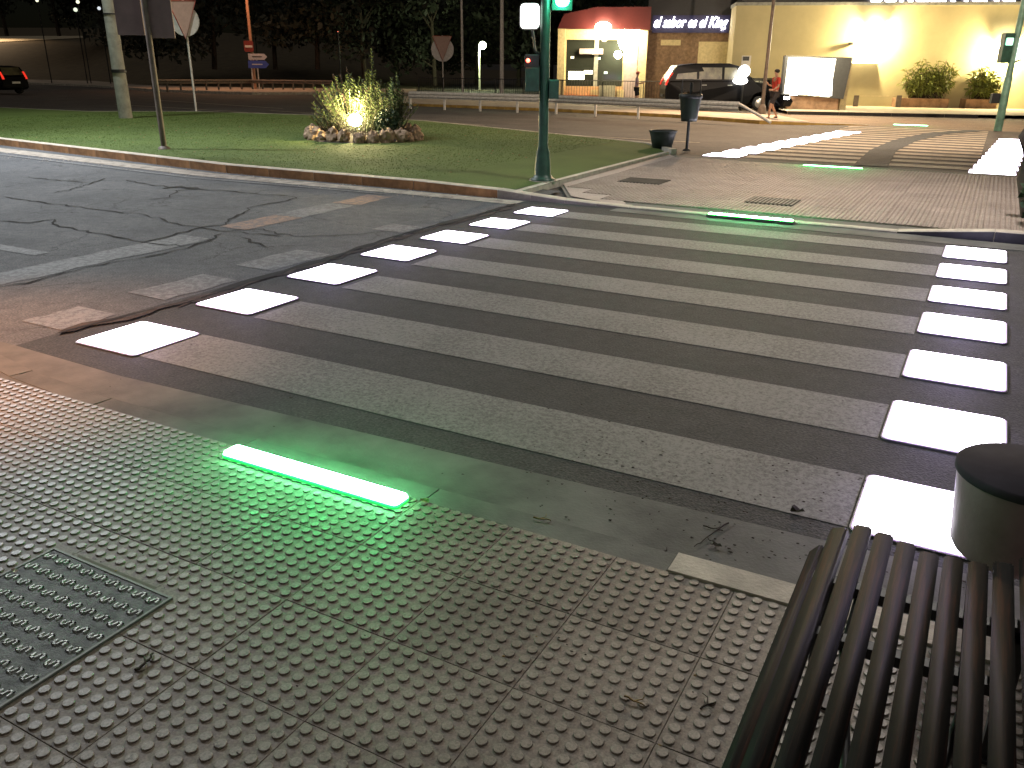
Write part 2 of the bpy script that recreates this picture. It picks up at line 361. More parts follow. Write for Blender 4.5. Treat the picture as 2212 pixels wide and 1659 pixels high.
CR[2] = [(310, 525), (370, 510), (430, 492), (480, 487), (540, 450), (600, 437), (640, 428)]
for i, c in enumerate(CR[:3]+[[(60, 383), (110, 388), (150, 392), (195, 395)], [(110, 418), (160, 408), (200, 395), (230, 385)], [(270, 390), (330, 400), (400, 408), (470, 412), (560, 420)],
                          [(330, 432), (360, 428), (380, 412), (440, 408)], [(480, 500), (560, 495), (640, 512), (760, 508), (850, 500)], [(520, 515), (560, 528), (590, 540)], [(560, 420), (620, 425), (640, 430)],
                          [(0, 624), (60, 610), (130, 590), (220, 572), (330, 553), (410, 535), (480, 505)]]):
    crack('crack', c, .017 if i not in (6,) else .024, road, M['crack'])
crack('crack', [(350, 408), (390, 404), (430, 408)], .09, road, M['crack'], jit=.03)
# broken trench edge between the old road and the crossing asphalt
M['trench_rub'] = mat('reddish_trench_rubble', (.05, .038, .032), .95, var=.6, scale=14, bump=.8, bscale=60)
tr = [(1112, 441), (1040, 463), (960, 484), (900, 499), (840, 516), (780, 536), (700, 563), (640, 580), (560, 602), (480, 628), (430, 645), (380, 662)]
crack('trench_edge', tr, .055, patch, M['crack'], .010, jit=.02)
crack('trench_edge', [(u+4, v+4) for u, v in tr], .035, patch, M['trench_rub'], .008, jit=.03)
crack('trench_edge', [(470, 632), (420, 650), (350, 668), (270, 690), (190, 705), (130, 722)], .05, patch, M['trench_rub'], .012, jit=.03)
crack('trench_edge', [(330, 672), (250, 692), (160, 715), (120, 725)], .018, patch, M['crack'], .015, jit=.015)
# far roads
sheet('lane_line', [(-21, 23.6), (-9, 20.55), (-9, 20.42), (-21, 23.45)], -.018, M['paint_far'], ground)
sheet('lane_line', [(-34, 28.6), (-22, 25.4), (-22, 25.25), (-34, 28.4)], -.018, M['paint_far'], ground)
sheet('lane_line', [(-8, 18.6), (-1.2, 17.8), (-1.2, 17.68), (-8, 18.48)], -.018, M['paint_far'], ground)
sheet('edge_line', [(-30, 23.2), (-14, 20.9), (-14, 20.8), (-30, 23.05)], -.018, M['paint_far'], ground)

# ------------------------------------------------------------------ tactile tiles
SX, SY = .056, .051
TX, TY = 8*SX, 8*SY
def tile_mesh(name, nseg, skip=None, zt=.0, h=.0055):
    mb = MB(); g = .0009
    mb.bbox(g, TX-g, g, TY-g, -.03, 0, .0012)
    for i in range(8):
        for j in range(8):
            cx, cy = (i+.5)*SX, (j+.5)*SY
            if skip and skip(cx, cy): continue
            prof = [(.0180, -.001), (.0170, h*.85), (.0160, h), (0, h)]
            mb.lathe(prof, (cx, cy, 0), nseg, False)
    return mb.mesh(name)
near = struct(sheet('near_pavement', [(-6, -12), (14, -12), (14, -.7), (-6, -.7)], .0, M['bedding']))
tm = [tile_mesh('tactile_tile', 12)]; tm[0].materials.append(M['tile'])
MX0, MX1, MY0, MY1 = 2.245, 2.895, -2.31, -1.70
rt = random.Random(11)
for i in range(-17, 5):
    for j in range(-5, 2):
        x0, y0 = 4.134+i*TX, -1.508+j*TY
        if y0+TY > -.68+.01: continue
        me = tm[0]
        if x0 < MX1 and x0+TX > MX0 and y0 < MY1 and y0+TY > MY0:
            me = tile_mesh('tactile_tile', 12, lambda cx, cy: MX0-.03 < x0+cx < MX1+.03 and MY0-.03 < y0+cy < MY1+.03); me.materials.append(M['tile'])
        o = link('tactile_tile', me, None, near, (x0, y0, .02+rt.uniform(-.0006, .0006))); o.rotation_euler = (rt.uniform(-.001, .001), rt.uniform(-.001, .001), rt.uniform(-.001, .001))
# plain paving further along, out of the tiles' reach
for (a, b, c, d) in ((-6, 4.134-17*TX, -12, -.7), (4.134+5*TX, 14, -12, -.7)):
    sheet('plain_paving', [(a, c), (b, c), (b, d), (a, d)], .02, M['tile'], near)
# near kerb (flush, stone by stone) ----------------------------------
def kerb_row(name, pts, wd, mt, ztop=.03, zb=-.06, length=1.0, gap=.006, parent=None, tops=None, bev=.01):
    """kerbstones laid end to end along the front-edge polyline; body on its left side"""
    root = parent
    P = [Vector((p[0], p[1], 0)) for p in pts]; zt = [p[2] if len(p) > 2 else ztop for p in pts]
    for a, b, za, zb_ in zip(P[:-1], P[1:], zt[:-1], zt[1:]):
        L_ = (b-a).length; n = max(1, round(L_/length)); d = (b-a).normalized(); nr = Vector((-d.y, d.x, 0))
        for k in range(n):
            p, q = a+d*(L_*k/n+gap/2), a+d*(L_*(k+1)/n-gap/2); h0 = za+(zb_-za)*k/n+rt.uniform(-.002, .002); h1 = za+(zb_-za)*(k+1)/n
            g0, g1 = zg(p.y), zg(q.y); bz = bev
            off = rt.uniform(-.003, .003)
            p = p+nr*off; q = q+nr*off
            V = [(*(p).xy, g0+zb), (*(q).xy, g1+zb), (*(q+nr*wd).xy, g1+zb), (*(p+nr*wd).xy, g0+zb),
                 (*(p).xy, g0+h0-bz), (*(q).xy, g1+h1-bz), (*(q+nr*bz).xy, g1+h1), (*(p+nr*bz).xy, g0+h0),
                 (*(q+nr*wd).xy, g1+h1), (*(p+nr*wd).xy, g0+h0)]
            F = [(0, 1, 5, 4), (4, 5, 6, 7), (7, 6, 8, 9), (1, 2, 8, 6, 5), (2, 3, 9, 8), (3, 0, 4, 7, 9)]
            c = (p+q)/2
            me = bpy.data.meshes.new('kerbstone'); me.from_pydata([(v[0]-c.x, v[1]-c.y, v[2]) for v in V], [], F); me.update()
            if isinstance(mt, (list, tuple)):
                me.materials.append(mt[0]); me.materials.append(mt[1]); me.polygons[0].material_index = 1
            else: me.materials.append(mt)
            link('kerbstone', me, None, root, (c.x, c.y, 0))
def kroot(name):
    o = bpy.data.objects.new(name, None); COL.objects.link(o); o['kind'] = 'structure'; return o
kn = kroot('near_kerb')
kerb_row('k', [(9, -.5, .030), (4.33, -.555, .030)], .14, M['kerb_pale'], parent=kn)
kerb_row('k', [(4.33, -.56, .021), (1.1, -.58, .019), (.3, -.52, .018), (-2, -.1, .018)], .135, M['gutter'], parent=kn, length=1.0, bev=.008)
sheet('mortar_fill', [(-2.2, -.15), (.3, -.60), (1.1, -.66), (5, -.64), (9, -.60), (9, -.72), (-2.2, -.72)], .0160, M['gutter'], near)

# ------------------------------------------------------------------ median: paved part
median = struct(sheet('median', [(-.55, 8.5), (.1, 7.4), (1.0, 7.1), (9, 7.1), (9, 13.6), (-.62, 13.8)], .006, M['bedding']))
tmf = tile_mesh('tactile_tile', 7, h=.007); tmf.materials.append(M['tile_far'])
drains = [(.1, .78, 9.2, 9.75), (2.35, 2.98, 8.12, 8.7)]
for i in range(-11, 5):
    for j in range(21, 36):
        x0, y0 = 4.134+i*TX, -1.508+j*TY
        cx, cy = x0+TX/2, y0+TY/2
        if y0 < 7.1 or y0+TY > 13.35: continue
        if cx < -.35 or (cx < 1.0 and cy < 8.6-(cx+.55)*.9): continue
        if x0 > 6.2: continue
        o = link('tactile_tile', tmf, None, median, (x0, y0, .026+rt.uniform(-.002, .002))); o.rotation_euler = (rt.uniform(-.003, .003), rt.uniform(-.003, .003), 0)
sheet('mortar_fill', [(-.55, 8.6), (.1, 7.5), (1.0, 7.12), (1.0, 7.3), (.5, 8.0), (-.35, 8.9), (-.35, 13.3), (-.6, 13.7)], .022, M['tile_far'], median)
sheet('mortar_fill', [(6.1, 7.1), (9, 7.1), (9, 13.3), (6.1, 13.3)], .022, M['tile_far'], median)
km = kroot('median_kerb')
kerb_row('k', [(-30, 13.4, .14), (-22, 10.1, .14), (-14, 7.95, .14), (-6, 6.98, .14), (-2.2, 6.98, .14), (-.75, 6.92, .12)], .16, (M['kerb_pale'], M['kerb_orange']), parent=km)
kerb_row('k', [(-.75, 6.92, .12), (.25, 6.98, .05), (1.15, 7.0, .028)], .17, (M['kerb_pale'], M['kerb']), parent=km, length=.6)
kerb_row('k', [(1.15, 7.0, .028), (4.35, 6.98, .028)], .12, M['kerb_pale'], parent=km)
kerb_row('k', [(4.35, 6.98, .03), (5.3, 6.98, .12), (9, 6.98, .14)], .15, (M['kerb_pale'], M['dark']), parent=km)  # dark front colour paints in the shade on the unlit kerb face
kerb_row('k', [(9, 13.55, .0), (-.5, 13.65, .0)], .13, M['kerb_pale'], parent=km, ztop=.022)
kerb_row('k', [(-.62, 13.75, .07), (-.62, 8.62, .07), (-.58, 7.12, .07)], -.10, M['kerb_pale'], parent=km, length=1.0)
# ------------------------------------------------------------------ grass island
gpoly = [(-30, 13.55), (-22, 10.25), (-14, 8.1), (-6, 7.14), (-2.2, 7.14), (-2.2, 15.15), (-4.6, 16.3), (-10.3, 19.0), (-14.8, 19.4), (-19.5, 18.6), (-22, 16.0), (-30, 15.5)]
turf = struct(sheet('grass_island', gpoly, .13, M['turf']))
mb = MB(); a_ = [(-2.2, 7.14, .13), (-2.2, 10, .13), (-2.2, 13.2, .13), (-2.2, 15.15, .115)]; b_ = [(-.70, 7.08, .075), (-.72, 10, .065), (-.72, 13.75, .065), (-1.5, 14.95, .09)]
mb.add(a_+b_, [(0, 4, 5, 1), (1, 5, 6, 2), (2, 6, 7, 3)]); struct(link('grass_slope', mb.mesh('grass_slope'), M['turf']))
kb = kroot('island_back_kerb')
kerb_row('k', [(-.5, 13.85, .12), (-1.5, 15.05, .13), (-4.55, 16.45, .13), (-10.3, 19.15, .13), (-14.9, 19.55, .13), (-19.7, 18.75, .13), (-22.2, 16.15, .13), (-30, 15.65, .13)], .12, M['kerb'], parent=kb)
def inpoly(x, y, P):
    c = False; j = len(P)-1
    for i in range(len(P)):
        if (P[i][1] > y) != (P[j][1] > y) and x < (P[j][0]-P[i][0])*(y-P[i][1])/(P[j][1]-P[i][1])+P[i][0]: c = not c
        j = i
    return c
V = []; F = []; rg = random.Random(5); n = 0
while n < 52000:
    x = -rg.random()**1.3*20-.7; y = rg.uniform(7.1, 18)
    if not inpoly(x, y, gpoly): continue
    h = rg.uniform(.006, .016); a = rg.uniform(0, 6.28); wd = .006+.0004*abs(x); lx, ly = rg.uniform(-.015, .015), rg.uniform(-.015, .015); z = zg(y)+.128
    V += [(x-math.cos(a)*wd, y-math.sin(a)*wd, z), (x+math.cos(a)*wd, y+math.sin(a)*wd, z), (x+lx, y+ly, z+h)]; F.append((3*n, 3*n+1, 3*n+2)); n += 1
me = bpy.data.meshes.new('short_grass'); me.from_pydata(V, [], F); struct(link('short_grass', me, M['turf']), 'stuff')
def specks(name, n, region, zoff, size, mt, seed, flat=True):
    r = random.Random(seed); mb = MB(); k = 0
    while k < n:
        x, y = r.uniform(region[0], region[1]), r.uniform(region[2], region[3])
        if len(region) > 4 and not inpoly(x, y, region[4]): continue
        s = size*r.uniform(.4, 1.3); a = r.uniform(0, 6.28); z = zg(y)+zoff; c = []
        for q in range(5):
            t = a+q*1.2566; c.append((x+s*math.cos(t)*r.uniform(.5, 1.1), y+s*math.sin(t)*r.uniform(.3, .8), z+r.uniform(0, s*.35)))
        mb.add(c+[(x, y, z+s*.45)], [(i, (i+1) % 5, 5) for i in range(5)]); k += 1
    o = link(name, mb.mesh(name), mt); o['kind'] = 'stuff'; return o
specks('fallen_leaves', 260, (-16, -.9, 7.3, 16, gpoly), .14, .03, M['dryleaf'], 21)
specks('road_grit', 260, (3.6, 5.3, -.52, .5), .008, .009, M['twig'], 22)
specks('road_grit', 150, (.5, 5.3, -.5, 3), .009, .007, M['twig'], 23)
specks('pavement_litter', 200, (.2, 5, -2.8, -.75), .024, .006, M['twig'], 24)
specks('pavement_litter', 40, (.2, 5, -2.8, -.75), .026, .006, M['dryleaf'], 27)
specks('gutter_grit', 500, (-13, -.6, 6.35, 7.0), .006, .02, M['curb_dust'], 25)

# ------------------------------------------------------------------ lit floor panels
def rrect(x0, x1, y0, y1, r, scal=0, n=4):
    P = []
    for cx, cy, a0 in ((x1-r, y0+r, -90), (x1-r, y1-r, 0), (x0+r, y1-r, 90), (x0+r, y0+r, 180)):
        for i in range(n+1):
            a = R(a0+90*i/n); P.append((cx+r*math.cos(a), cy+r*math.sin(a)))
        if scal and a0 in (-90+90, 90+90) or (scal and a0 in (-90, 90)):
            pass
    if scal:
        Q = []; m = 12
        for i, p in enumerate(P):
            Q.append(p); q = P[(i+1) % len(P)]
            if abs(q[0]-p[0]) < 1e-6 and abs(q[1]-p[1]) > .2:
                sgn = 1 if p[0] > (x0+x1)/2 else -1
                for k in range(1, m*2):
                    Q.append((p[0]+(0 if k % 2 == 0 else 1)*-sgn*scal, p[1]+(q[1]-p[1])*k/(m*2)))
        P = Q
    return P
def led_tile(x0, x1, y0, y1, label, grp, base=0., scal=0, r=.03, glow=0):
    cy = (y0+y1)/2; cx = (x0+x1)/2; zz = zg(cy)+base; sl_ = -SLOPE if cy > 14 else 0
    t = thing('floor_light', label, 'light', (cx, cy, zz), grp)
    m1 = MB(); f = .018
    m1.prism(rrect(x0-f-cx, x1+f-cx, y0-f-cy, y1+f-cy, r+.01), -.01, .009)
    a = link('frame', m1.mesh('frame'), M['frame'], t)
    m3 = MB(); m3.prism(rrect(x0-.012-cx, x1+.012-cx, y0-.012-cy, y1+.012-cy, r+.008), .0, .0125)  # glowing ring added to imitate the lilac halo around the square
    c_ = link('halo_ring', m3.mesh('halo_ring'), M['halo_rim'], t); c_.rotation_euler.x = sl_
    m2 = MB(); m2.prism(rrect(x0-cx, x1-cx, y0-cy, y1-cy, r, scal), .0, .015)
    b = link('lens', m2.mesh('lens'), M['white_led'], t)
    for q in (a, b): q.rotation_euler.x = sl_
    if glow: lamp('POINT', (cx, cy, zz+.16), glow, (.66, .55, 1), .04, parent=t)  # unseen point light added above the square to imitate its spill
    return t
ORD = ['first', 'second', 'third', 'fourth', 'fifth', 'sixth', 'seventh', 'eighth', 'ninth', 'tenth']
yL = [(-.02, .50), (1.02, 1.55), (2.04, 2.60), (3.06, 3.57), (4.02, 4.52), (4.95, 5.47), (5.94, 6.42)]
xL = [(0, .565), (-.04, .51), (-.06, .485), (-.065, .475), (-.03, .515), (.005, .52), (.045, .57)]
yR = [(-.02, .52), (1.0, 1.56), (2.03, 2.58), (3.05, 3.60), (4.0, 4.54), (4.93, 5.51), (5.86, 6.46)]
for k in range(7):
    led_tile(*xL[k], *yL[k], f'white glowing square at the left end of the {ORD[k]} painted stripe from the near pavement', 'glowing squares at the left end of the near crossing', glow=3.2)
    led_tile(4.885, 5.415, *yR[k], f'white glowing square at the right end of the {ORD[k]} painted stripe from the near pavement', 'glowing squares at the right end of the near crossing', 0, .013 if k < 3 else 0, glow=5.)
# second crossing -----------------------------------------------------
c2 = struct(sheet('far_crossing', [(-.4, 13.75), (6.4, 13.75), (6.6, 29.2), (-.6, 29.2)], -.02, M['asph_far']))
Lr0, Lr1 = G(1542, 332), G(1810, 284); Rr0, Rr1 = G(2135, 372), G(2185, 302)
for k in range(10):
    f = k/9; p = Lr0.lerp(Lr1, f); q = Rr0.lerp(Rr1, f)
    led_tile(p.x-.1, p.x+.62, p.y-.48, p.y+.34, f'white glowing square in the left row of the far crossing, {ORD[k]} from the median', 'glowing squares along the left of the far crossing', -.02, 0)
    led_tile(q.x-.3, q.x+.42, q.y-.44, q.y+.46, f'white glowing square in the right row of the far crossing, {ORD[k]} from the median', 'glowing squares along the right of the far crossing', -.02, 0)
    if k < 14: pass
for k in range(15):
    y0 = 14.35+k*.98
    sheet('painted_stripe', [(.75, y0), (4.95, y0), (4.95, y0+.52), (.75, y0+.52)], -.012, M['paint_far'], c2)
M['band_bl'] = asphalt('curved_dark_band', (.05, .055, .06), (.085, .09, .1))
sheet('curved_dark_band', [(2.9, 14.0), (3.5, 14.0), (3.25, 18), (3.35, 22), (3.9, 26), (5.0, 29), (4.4, 29), (3.3, 26), (2.8, 22), (2.7, 18)], -.006, M['band_bl'], c2)  # bluish-dark curved band laid across the stripes
# green strips --------------------------------------------------------
def green_strip(x0, x1, y0, y1, z, label, mt, rim, ang=0, h=.02, lp_=4.6):
    cx, cy = (x0+x1)/2, (y0+y1)/2
    t = thing('kerb_light', label, 'light', (cx, cy, zg(cy)+z), 'green glowing strips at the kerbs')
    t.rotation_euler.z = ang
    hx, hy = (x1-x0)/2, (y1-y0)/2
    mb = MB(); mb.bbox(-hx-.012, hx+.012, -hy-.012, hy+.012, -.02, .006, .003); link('housing', mb.mesh('housing'), M['frame'], t)
    mb = MB(); mb.prism(rrect(-hx, hx, -hy, hy, .02), 0, h*.6); link('rim', mb.mesh('rim'), rim, t)
    mb = MB(); mb.prism(rrect(-hx+.006, hx-.006, -hy+.006, hy-.006, .018), h*.5, h); link('lens', mb.mesh('lens'), mt, t)
    for q in (-.36, 0, .36): lamp('POINT', (cx+q*math.cos(ang), cy, zg(cy)+z+.26), lp_, (.02, 1, .22), .03, parent=t)  # unseen point lights added above the strip to imitate green spill
    return t
green_strip(2.19, 3.20, -.82, -.715, .02, 'bright green glowing strip set between the near studded tiles and the kerb', M['green_led'], M['green_rim'], 0, .03)
green_strip(2.22, 3.23, 6.89, 6.98, .035, 'green glowing strip on the median kerb facing the near crossing', M['green_led'], M['green_rim'])
green_strip(2.18, 3.19, 12.95, 13.03, .03, 'green glowing strip at the far edge of the median paving', M['green_led_far'], M['green_rim'])
g4 = (G(1931, 270)+G(2003, 272))/2
green_strip(g4.x-.55, g4.x+.55, g4.y-.06, g4.y+.06, .0, 'pale green glowing strip across the far crossing, before the restaurant forecourt', M['green_led_far'], M['green_led_far'])

# ------------------------------------------------------------------ manhole cover and drains
t = thing('manhole_cover', 'square cast iron inspection cover with rows of raised hooked marks, set in the studded tiles', 'manhole cover', ((MX0+MX1)/2, (MY0+MY1)/2, .02))
mb = MB(); mb.box(MX0-.022, MX1+.022, MY0-.022, MY1+.022, .0, .0195); part('surround', mb, M['bedding'], t)
mb = MB(); mb.bbox(MX0, MX1, MY0, MY1, .005, .026, .004); part('plate', mb, M['castiron'], t)
mb = MB()
for q in ((MX0, MX1, MY0, MY0+.009), (MX0, MX1, MY1-.009, MY1), (MX0, MX0+.009, MY0+.009, MY1-.009), (MX1-.009, MX1, MY0+.009, MY1-.009)): mb.box(*q, .02, .029)
part('edge_rib', mb, mat('cast_edge', (.24, .25, .23), .6), t)
mb = MB(); hook = [(-.019, .003), (-.019, -.011), (-.003, -.011), (.003, .011), (.019, .011), (.019, -.003)]
ny = 8; nx = 9
for i in range(nx):
    for j in range(ny):
        cx = MX0+.045+i*(MX1-MX0-.09)/(nx-1); cy = MY0+.045+j*(MY1-MY0-.09)/(ny-1)
        for a, b in zip(hook[:-1], hook[1:]):
            a = Vector((cx+a[0], cy+a[1]*1.2)); b = Vector((cx+b[0], cy+b[1]*1.2)); d = (b-a).normalized()*.003; n_ = Vector((-d.y, d.x))
            q = [a-d+n_, a-d-n_, b+d-n_, b+d+n_]; mb.prism([tuple(p) for p in q][::1], .025, .0315)
part('relief_mark', mb, M['castedge'], t)['kind'] = 'stuff'
for (x0, x1, y0, y1), lb, dk in ((drains[0], 'dark rectangular cover flush in the median paving, nearer the grass', 1), (drains[1], 'slotted drain grating in the median paving behind the green strip', 0)):
    t = thing('drain_cover', lb, 'drain cover', ((x0+x1)/2, (y0+y1)/2, .03))
    mb = MB(); mb.bbox(x0, x1, y0, y1, .02, .041, .004); part('plate', mb, M['drain'], t)
    if not dk:
        mb = MB()
        for k in range(12): xx = x0+.03+k*(x1-x0-.06)/11; mb.box(xx-.011, xx+.011, y0+.03, y1-.03, .036, .0445)
        part('slot_bar', mb, M['castiron'], t)

# ------------------------------------------------------------------ bench
BZ = .45
t = thing('park_bench', 'dark slatted wooden bench beside the kerb at the near pavement', 'bench', (5.1, -1.8, .02))
sl_x = [4.862, 4.905, 4.965, 5.026, 5.088, 5.150, 5.212, 5.274, 5.335, 5.395]
sl_z = [.415, .45, .462, .462, .460, .457, .455, .455, .46, .485]
for k, (x, z) in enumerate(zip(sl_x, sl_z)):
    yE = (-.955, -.87, -.845, -.86, -.88, -.90, -.89, -.885, -.86, -.84)[k]
    b = bmesh.new(); bmesh.ops.create_cube(b, size=1)
    for v in b.verts: v.co = Vector((v.co.x*.050, v.co.y*(yE+2.72), v.co.z*.030))
    bmesh.ops.bevel(b, geom=b.edges[:], offset=.005, segments=2, affect='EDGES')
    me = bpy.data.meshes.new('seat_slat'); b.to_mesh(me); b.free()
    for p in me.polygons: p.use_smooth = True
    o = link('seat_slat', me, M['slat'], t, (x-5.1, (yE-2.72)/2+1.8, z-.02))
    o.rotation_euler.y = (-.9, -.35, -.05, 0, 0, 0, 0, -.02, -.12, -.4)[k]
for k, (dx, dz) in enumerate(((.055, .07), (.095, .14), (.125, .21), (.15, .28))):
    b = bmesh.new(); bmesh.ops.create_cube(b, size=1)
    for v in b.verts: v.co = Vector((v.co.x*.043, v.co.y*1.85, v.co.z*.034))
    bmesh.ops.bevel(b, geom=b.edges[:], offset=.005, segments=2, affect='EDGES')
    me = bpy.data.meshes.new('back_slat'); b.to_mesh(me); b.free()
    o = link('back_slat', me, M['slat'], t, (5.395+dx-5.1, -1.79+1.8, .485+dz-.02)); o.rotation_euler.y = -1.15
for y in (-1.12, -2.45):
    mb = MB(); mb.box(4.86, 5.40, y-.02, y+.02, .405, .437); mb.box(4.9, 4.94, y-.02, y+.02, .02, .41); mb.box(5.36, 5.40, y-.02, y+.02, .02, .45)
    mb.box(4.86, 4.98, y-.03, y+.03, .02, .03); mb.box(5.32, 5.44, y-.03, y+.03, .02, .03)
    Mx = Matrix.Translation((5.4, y, .43))@Matrix.Rotation(R(28), 4, 'Y'); mb.box(-.02, .02, -.02, .02, 0, .40, Mx)
    part('leg', mb, M['dark'], t)
mb = MB(); mb.box(4.92, 5.36, -1.38, -1.345, .40, .43); part('cross_bar', mb, M['dark'], t)
mb = MB(); mb.tube([(5.0, -1.12, .40), (5.0, -1.38, .40), (5.2, -2.44, .18)], .012); mb.tube([(5.28, -1.12, .40), (5.28, -1.38, .40), (5.1, -2.44, .18)], .012); part('brace', mb, M['dark'], t)

# ------------------------------------------------------------------ grey bin beyond the bench
c = Vector((5.39, -.40, 0)); z1, z0 = .56, .27
t = thing('litter_bin', 'round grey litter bin hanging low past the end of the bench', 'litter bin', (c.x+.25, c.y, .02))
mb = MB(); mb.lathe([(.0, z0), (.17, z0), (.182, z0+.02), (.205, z1-.02), (.208, z1)], c, 40); part('bucket', mb, M['bin'], t)
mb = MB(); mb.lathe([(.209, z1-.02), (.213, z1-.015), (.213, z1+.004), (.205, z1+.010), (0, z1+.014)], c, 40); part('lid', mb, mat('matt_dark_lid', (.05, .045, .055), .9, spec=.08), t)
mb = MB(); mb.tube([(c.x+.26, c.y, 0), (c.x+.26, c.y, .7)], .028, 12); mb.box(c.x+.17, c.x+.25, c.y-.02, c.y+.02, .4, .45); part('post', mb, M['dark'], t)
# ------------------------------------------------------------------ twigs and leaves lying about
def twig(px, label, rad=.004, z=.02, mt='twig', group=None, branch=True, cat='twig'):
    P = [G(u, v, z) for u, v in px]; c = P[0]; mb = MB()
    pts = []
    for a, b in zip(P[:-1], P[1:]):
        for i in range(3): pts.append(a.lerp(b, i/3)+Vector((rng.uniform(-.003, .003), rng.uniform(-.003, .003), rng.uniform(0, .004))))
    pts.append(P[-1]); mb.tube(pts, [rad*(1-.5*i/len(pts)) for i in range(len(pts))], 6)
    if branch:
        m = pts[len(pts)//2]; d = (pts[-1]-pts[0]).normalized(); n = Vector((-d.y, d.x, .1)); mb.tube([m, m+(d+n)*.02, m+(d*.7+n*1.6)*.025], [rad*.7, rad*.5, rad*.3], 5)
    o = single('twig', mb, M[mt], c); tagm(o, label, cat, group); return o
twig([(1570, 1364-0), (1605, 1372), (1650, 1382), (1692, 1390)][::-1] and [(1365, 1182), (1400, 1188), (1440, 1198), (1466, 1202)], 'long dark stick lying in the gutter left of the bench', .006, .012)
twig([(1575, 1130), (1545, 1148), (1520, 1168), (1500, 1180)], 'thin curved twig on the asphalt above the long stick', .0035, .01)
twig([(1520, 1136), (1540, 1142), (1562, 1146)], 'short twig on the asphalt, furthest from the kerb', .003, .01)
twig([(292, 1450), (305, 1440), (322, 1425), (331, 1411)], 'dark forked twig on the studs beside the iron cover', .0055, .03)
twig([(1350, 1505), (1370, 1515), (1392, 1524)], 'brown curled stalk on the studded tiles left of the bench', .0035, .03, 'dryleaf')
twig([(1512, 1531), (1530, 1523), (1546, 1516)], 'short black twig on the studs close to the bench', .004, .03)
twig([(1108+45, 1118), (1165, 1121), (1190, 1124)], 'yellowish sprig lying on the kerb right of the green strip', .004, .03, 'dryleaf')
def leaf(u, v, label, s=.03, z=.015, mt='twig', group=None, cat='leaf'):
    c = G(u, v, z); mb = MB(); n = 9; V = [(c.x, c.y, c.z+.004)]
    for i in range(n):
        t = 6.283*i/n; r = s*rng.uniform(.35, 1); V.append((c.x+r*math.cos(t), c.y+r*math.sin(t)*.7, c.z+rng.uniform(0, s*.5)))
    mb.add(V, [(0, 1+i, 1+(i+1) % n) for i in range(n)]); return tagm(single('dead_leaf', mb, M[mt], c), label, cat, group)
leaf(1722, 1107, 'black crumpled leaf on the painted stripe left of the nearest right-hand glowing square', .045, .012)
leaf(1545, 1180, 'dark crumpled leaf on the asphalt at the twig tip', .03, .01)
leaf(1610, 1108, 'small dark leaf at the edge of the painted stripe', .018, .012)
leaf(630, 860, 'small dark leaf on the nearest painted stripe at the left', .018, .012)
leaf(768, 1235, 'black crumpled scrap on the tiles below the green strip', .016, .03, 'twig')
leaf(917, 1083, 'dry yellow leaf on the kerb at the right end of the green strip', .03, .03, 'dryleaf')
leaf(33, 1234, 'white paper scrap by the edge of the iron cover', .02, .03, 'kerb_pale', cat='scrap')
leaf(115, 848, 'pale leaf on the gutter near the left end of the near kerb', .018, .012, 'dryleaf')

# ------------------------------------------------------------------ signs and posts on the grass
def wdir(): return Vector((FW[0], FW[1], 0)).normalized()
NV = -wdir(); TV = Vector((-NV.y, NV.x, 0)); TV = TV if TV.dot(Vector(RT)) > 0 else -TV
def frameM(o, n=None):
    n = (n or NV).normalized(); t_ = Vector((0, 0, 1)).cross(n)
    return Matrix(((t_.x, n.x, 0, o.x), (t_.y, n.y, 0, o.y), (0, 0, 1, o.z), (0, 0, 0, 1)))   # local: x right, y toward the viewer, z up
M['panel_back'] = mat('sign_back_violet_grey', (.22, .165, .165), .6, var=.15, scale=3)
M['sign_back'] = mat('sign_back_grey', (.68, .64, .62), .5, 0, var=.15)
M['sign_red'] = mat('sign_red_edge', (.5, .10, .07), .5)
M['sign_pink'] = mat('sign_pinkish_grey', (.50, .33, .28), .6, var=.1)
b1 = G(355, 322, .13)
t = thing('sign_board', 'two grey-violet sign backs side by side on a brown post leaning over the kerb', 'sign', b1)
mb = MB(); mb.tube([b1, b1+Vector((0, 0, 4.5))], .055, 12); mb.lathe([(.12, 0), (.10, .04), (.056, .06)], b1, 12); part('post', mb, M['pole_brown'], t)
F1 = frameM(b1+Vector((0, 0, 0)))
def Hx(u, v, b): p = H(u, v, b); return (p-b).dot(F1.to_3x3().col[0]), p.z-b.z
for (u0, u1) in ((303-0, 349+18), (262, 306+2)):
    pass
xa, za = Hx(262, 78, b1); xb, _ = Hx(308, 80, b1); xc, _ = Hx(330, 82, b1); xd, _ = Hx(362, 84, b1)
s_ = 1
mb = MB(); mb.box(-.60, -.10, -.10, -.07, za+.02, za+1.6, F1); part('panel', mb, M['panel_back'], t)
mb = MB(); mb.box(-.01, .46, -.10, -.07, za-.03, za+1.6, F1); part('panel', mb, M['panel_back'], t)
mb = MB(); mb.box(-.55, .42, -.07, -.05, za+.75, za+.80, F1); part('bracket', mb, M['dark'], t)
b2 = G(272, 255, .13)
t = thing('street_lamp', 'thick grey lamp post with a dark band, standing on the grass at the left', 'street lamp', b2)
mb = MB(); mb.tube([b2, b2+Vector((0, 0, 10.5))], [.19, .13], 20); part('pole', mb, M['pole_grey'], t)
zb = H(262, 157, b2).z-b2.z
mb = MB(); mb.tube([b2+Vector((0, 0, zb)), b2+Vector((0, 0, zb+.09))], .21, 20); part('band', mb, M['black'], t)
zb = H(245, 32, b2).z-b2.z
mb = MB(); mb.tube([b2+Vector((0, 0, zb)), b2+Vector((0, 0, zb+.04))], .19, 20); part('band', mb, M['dark'], t)
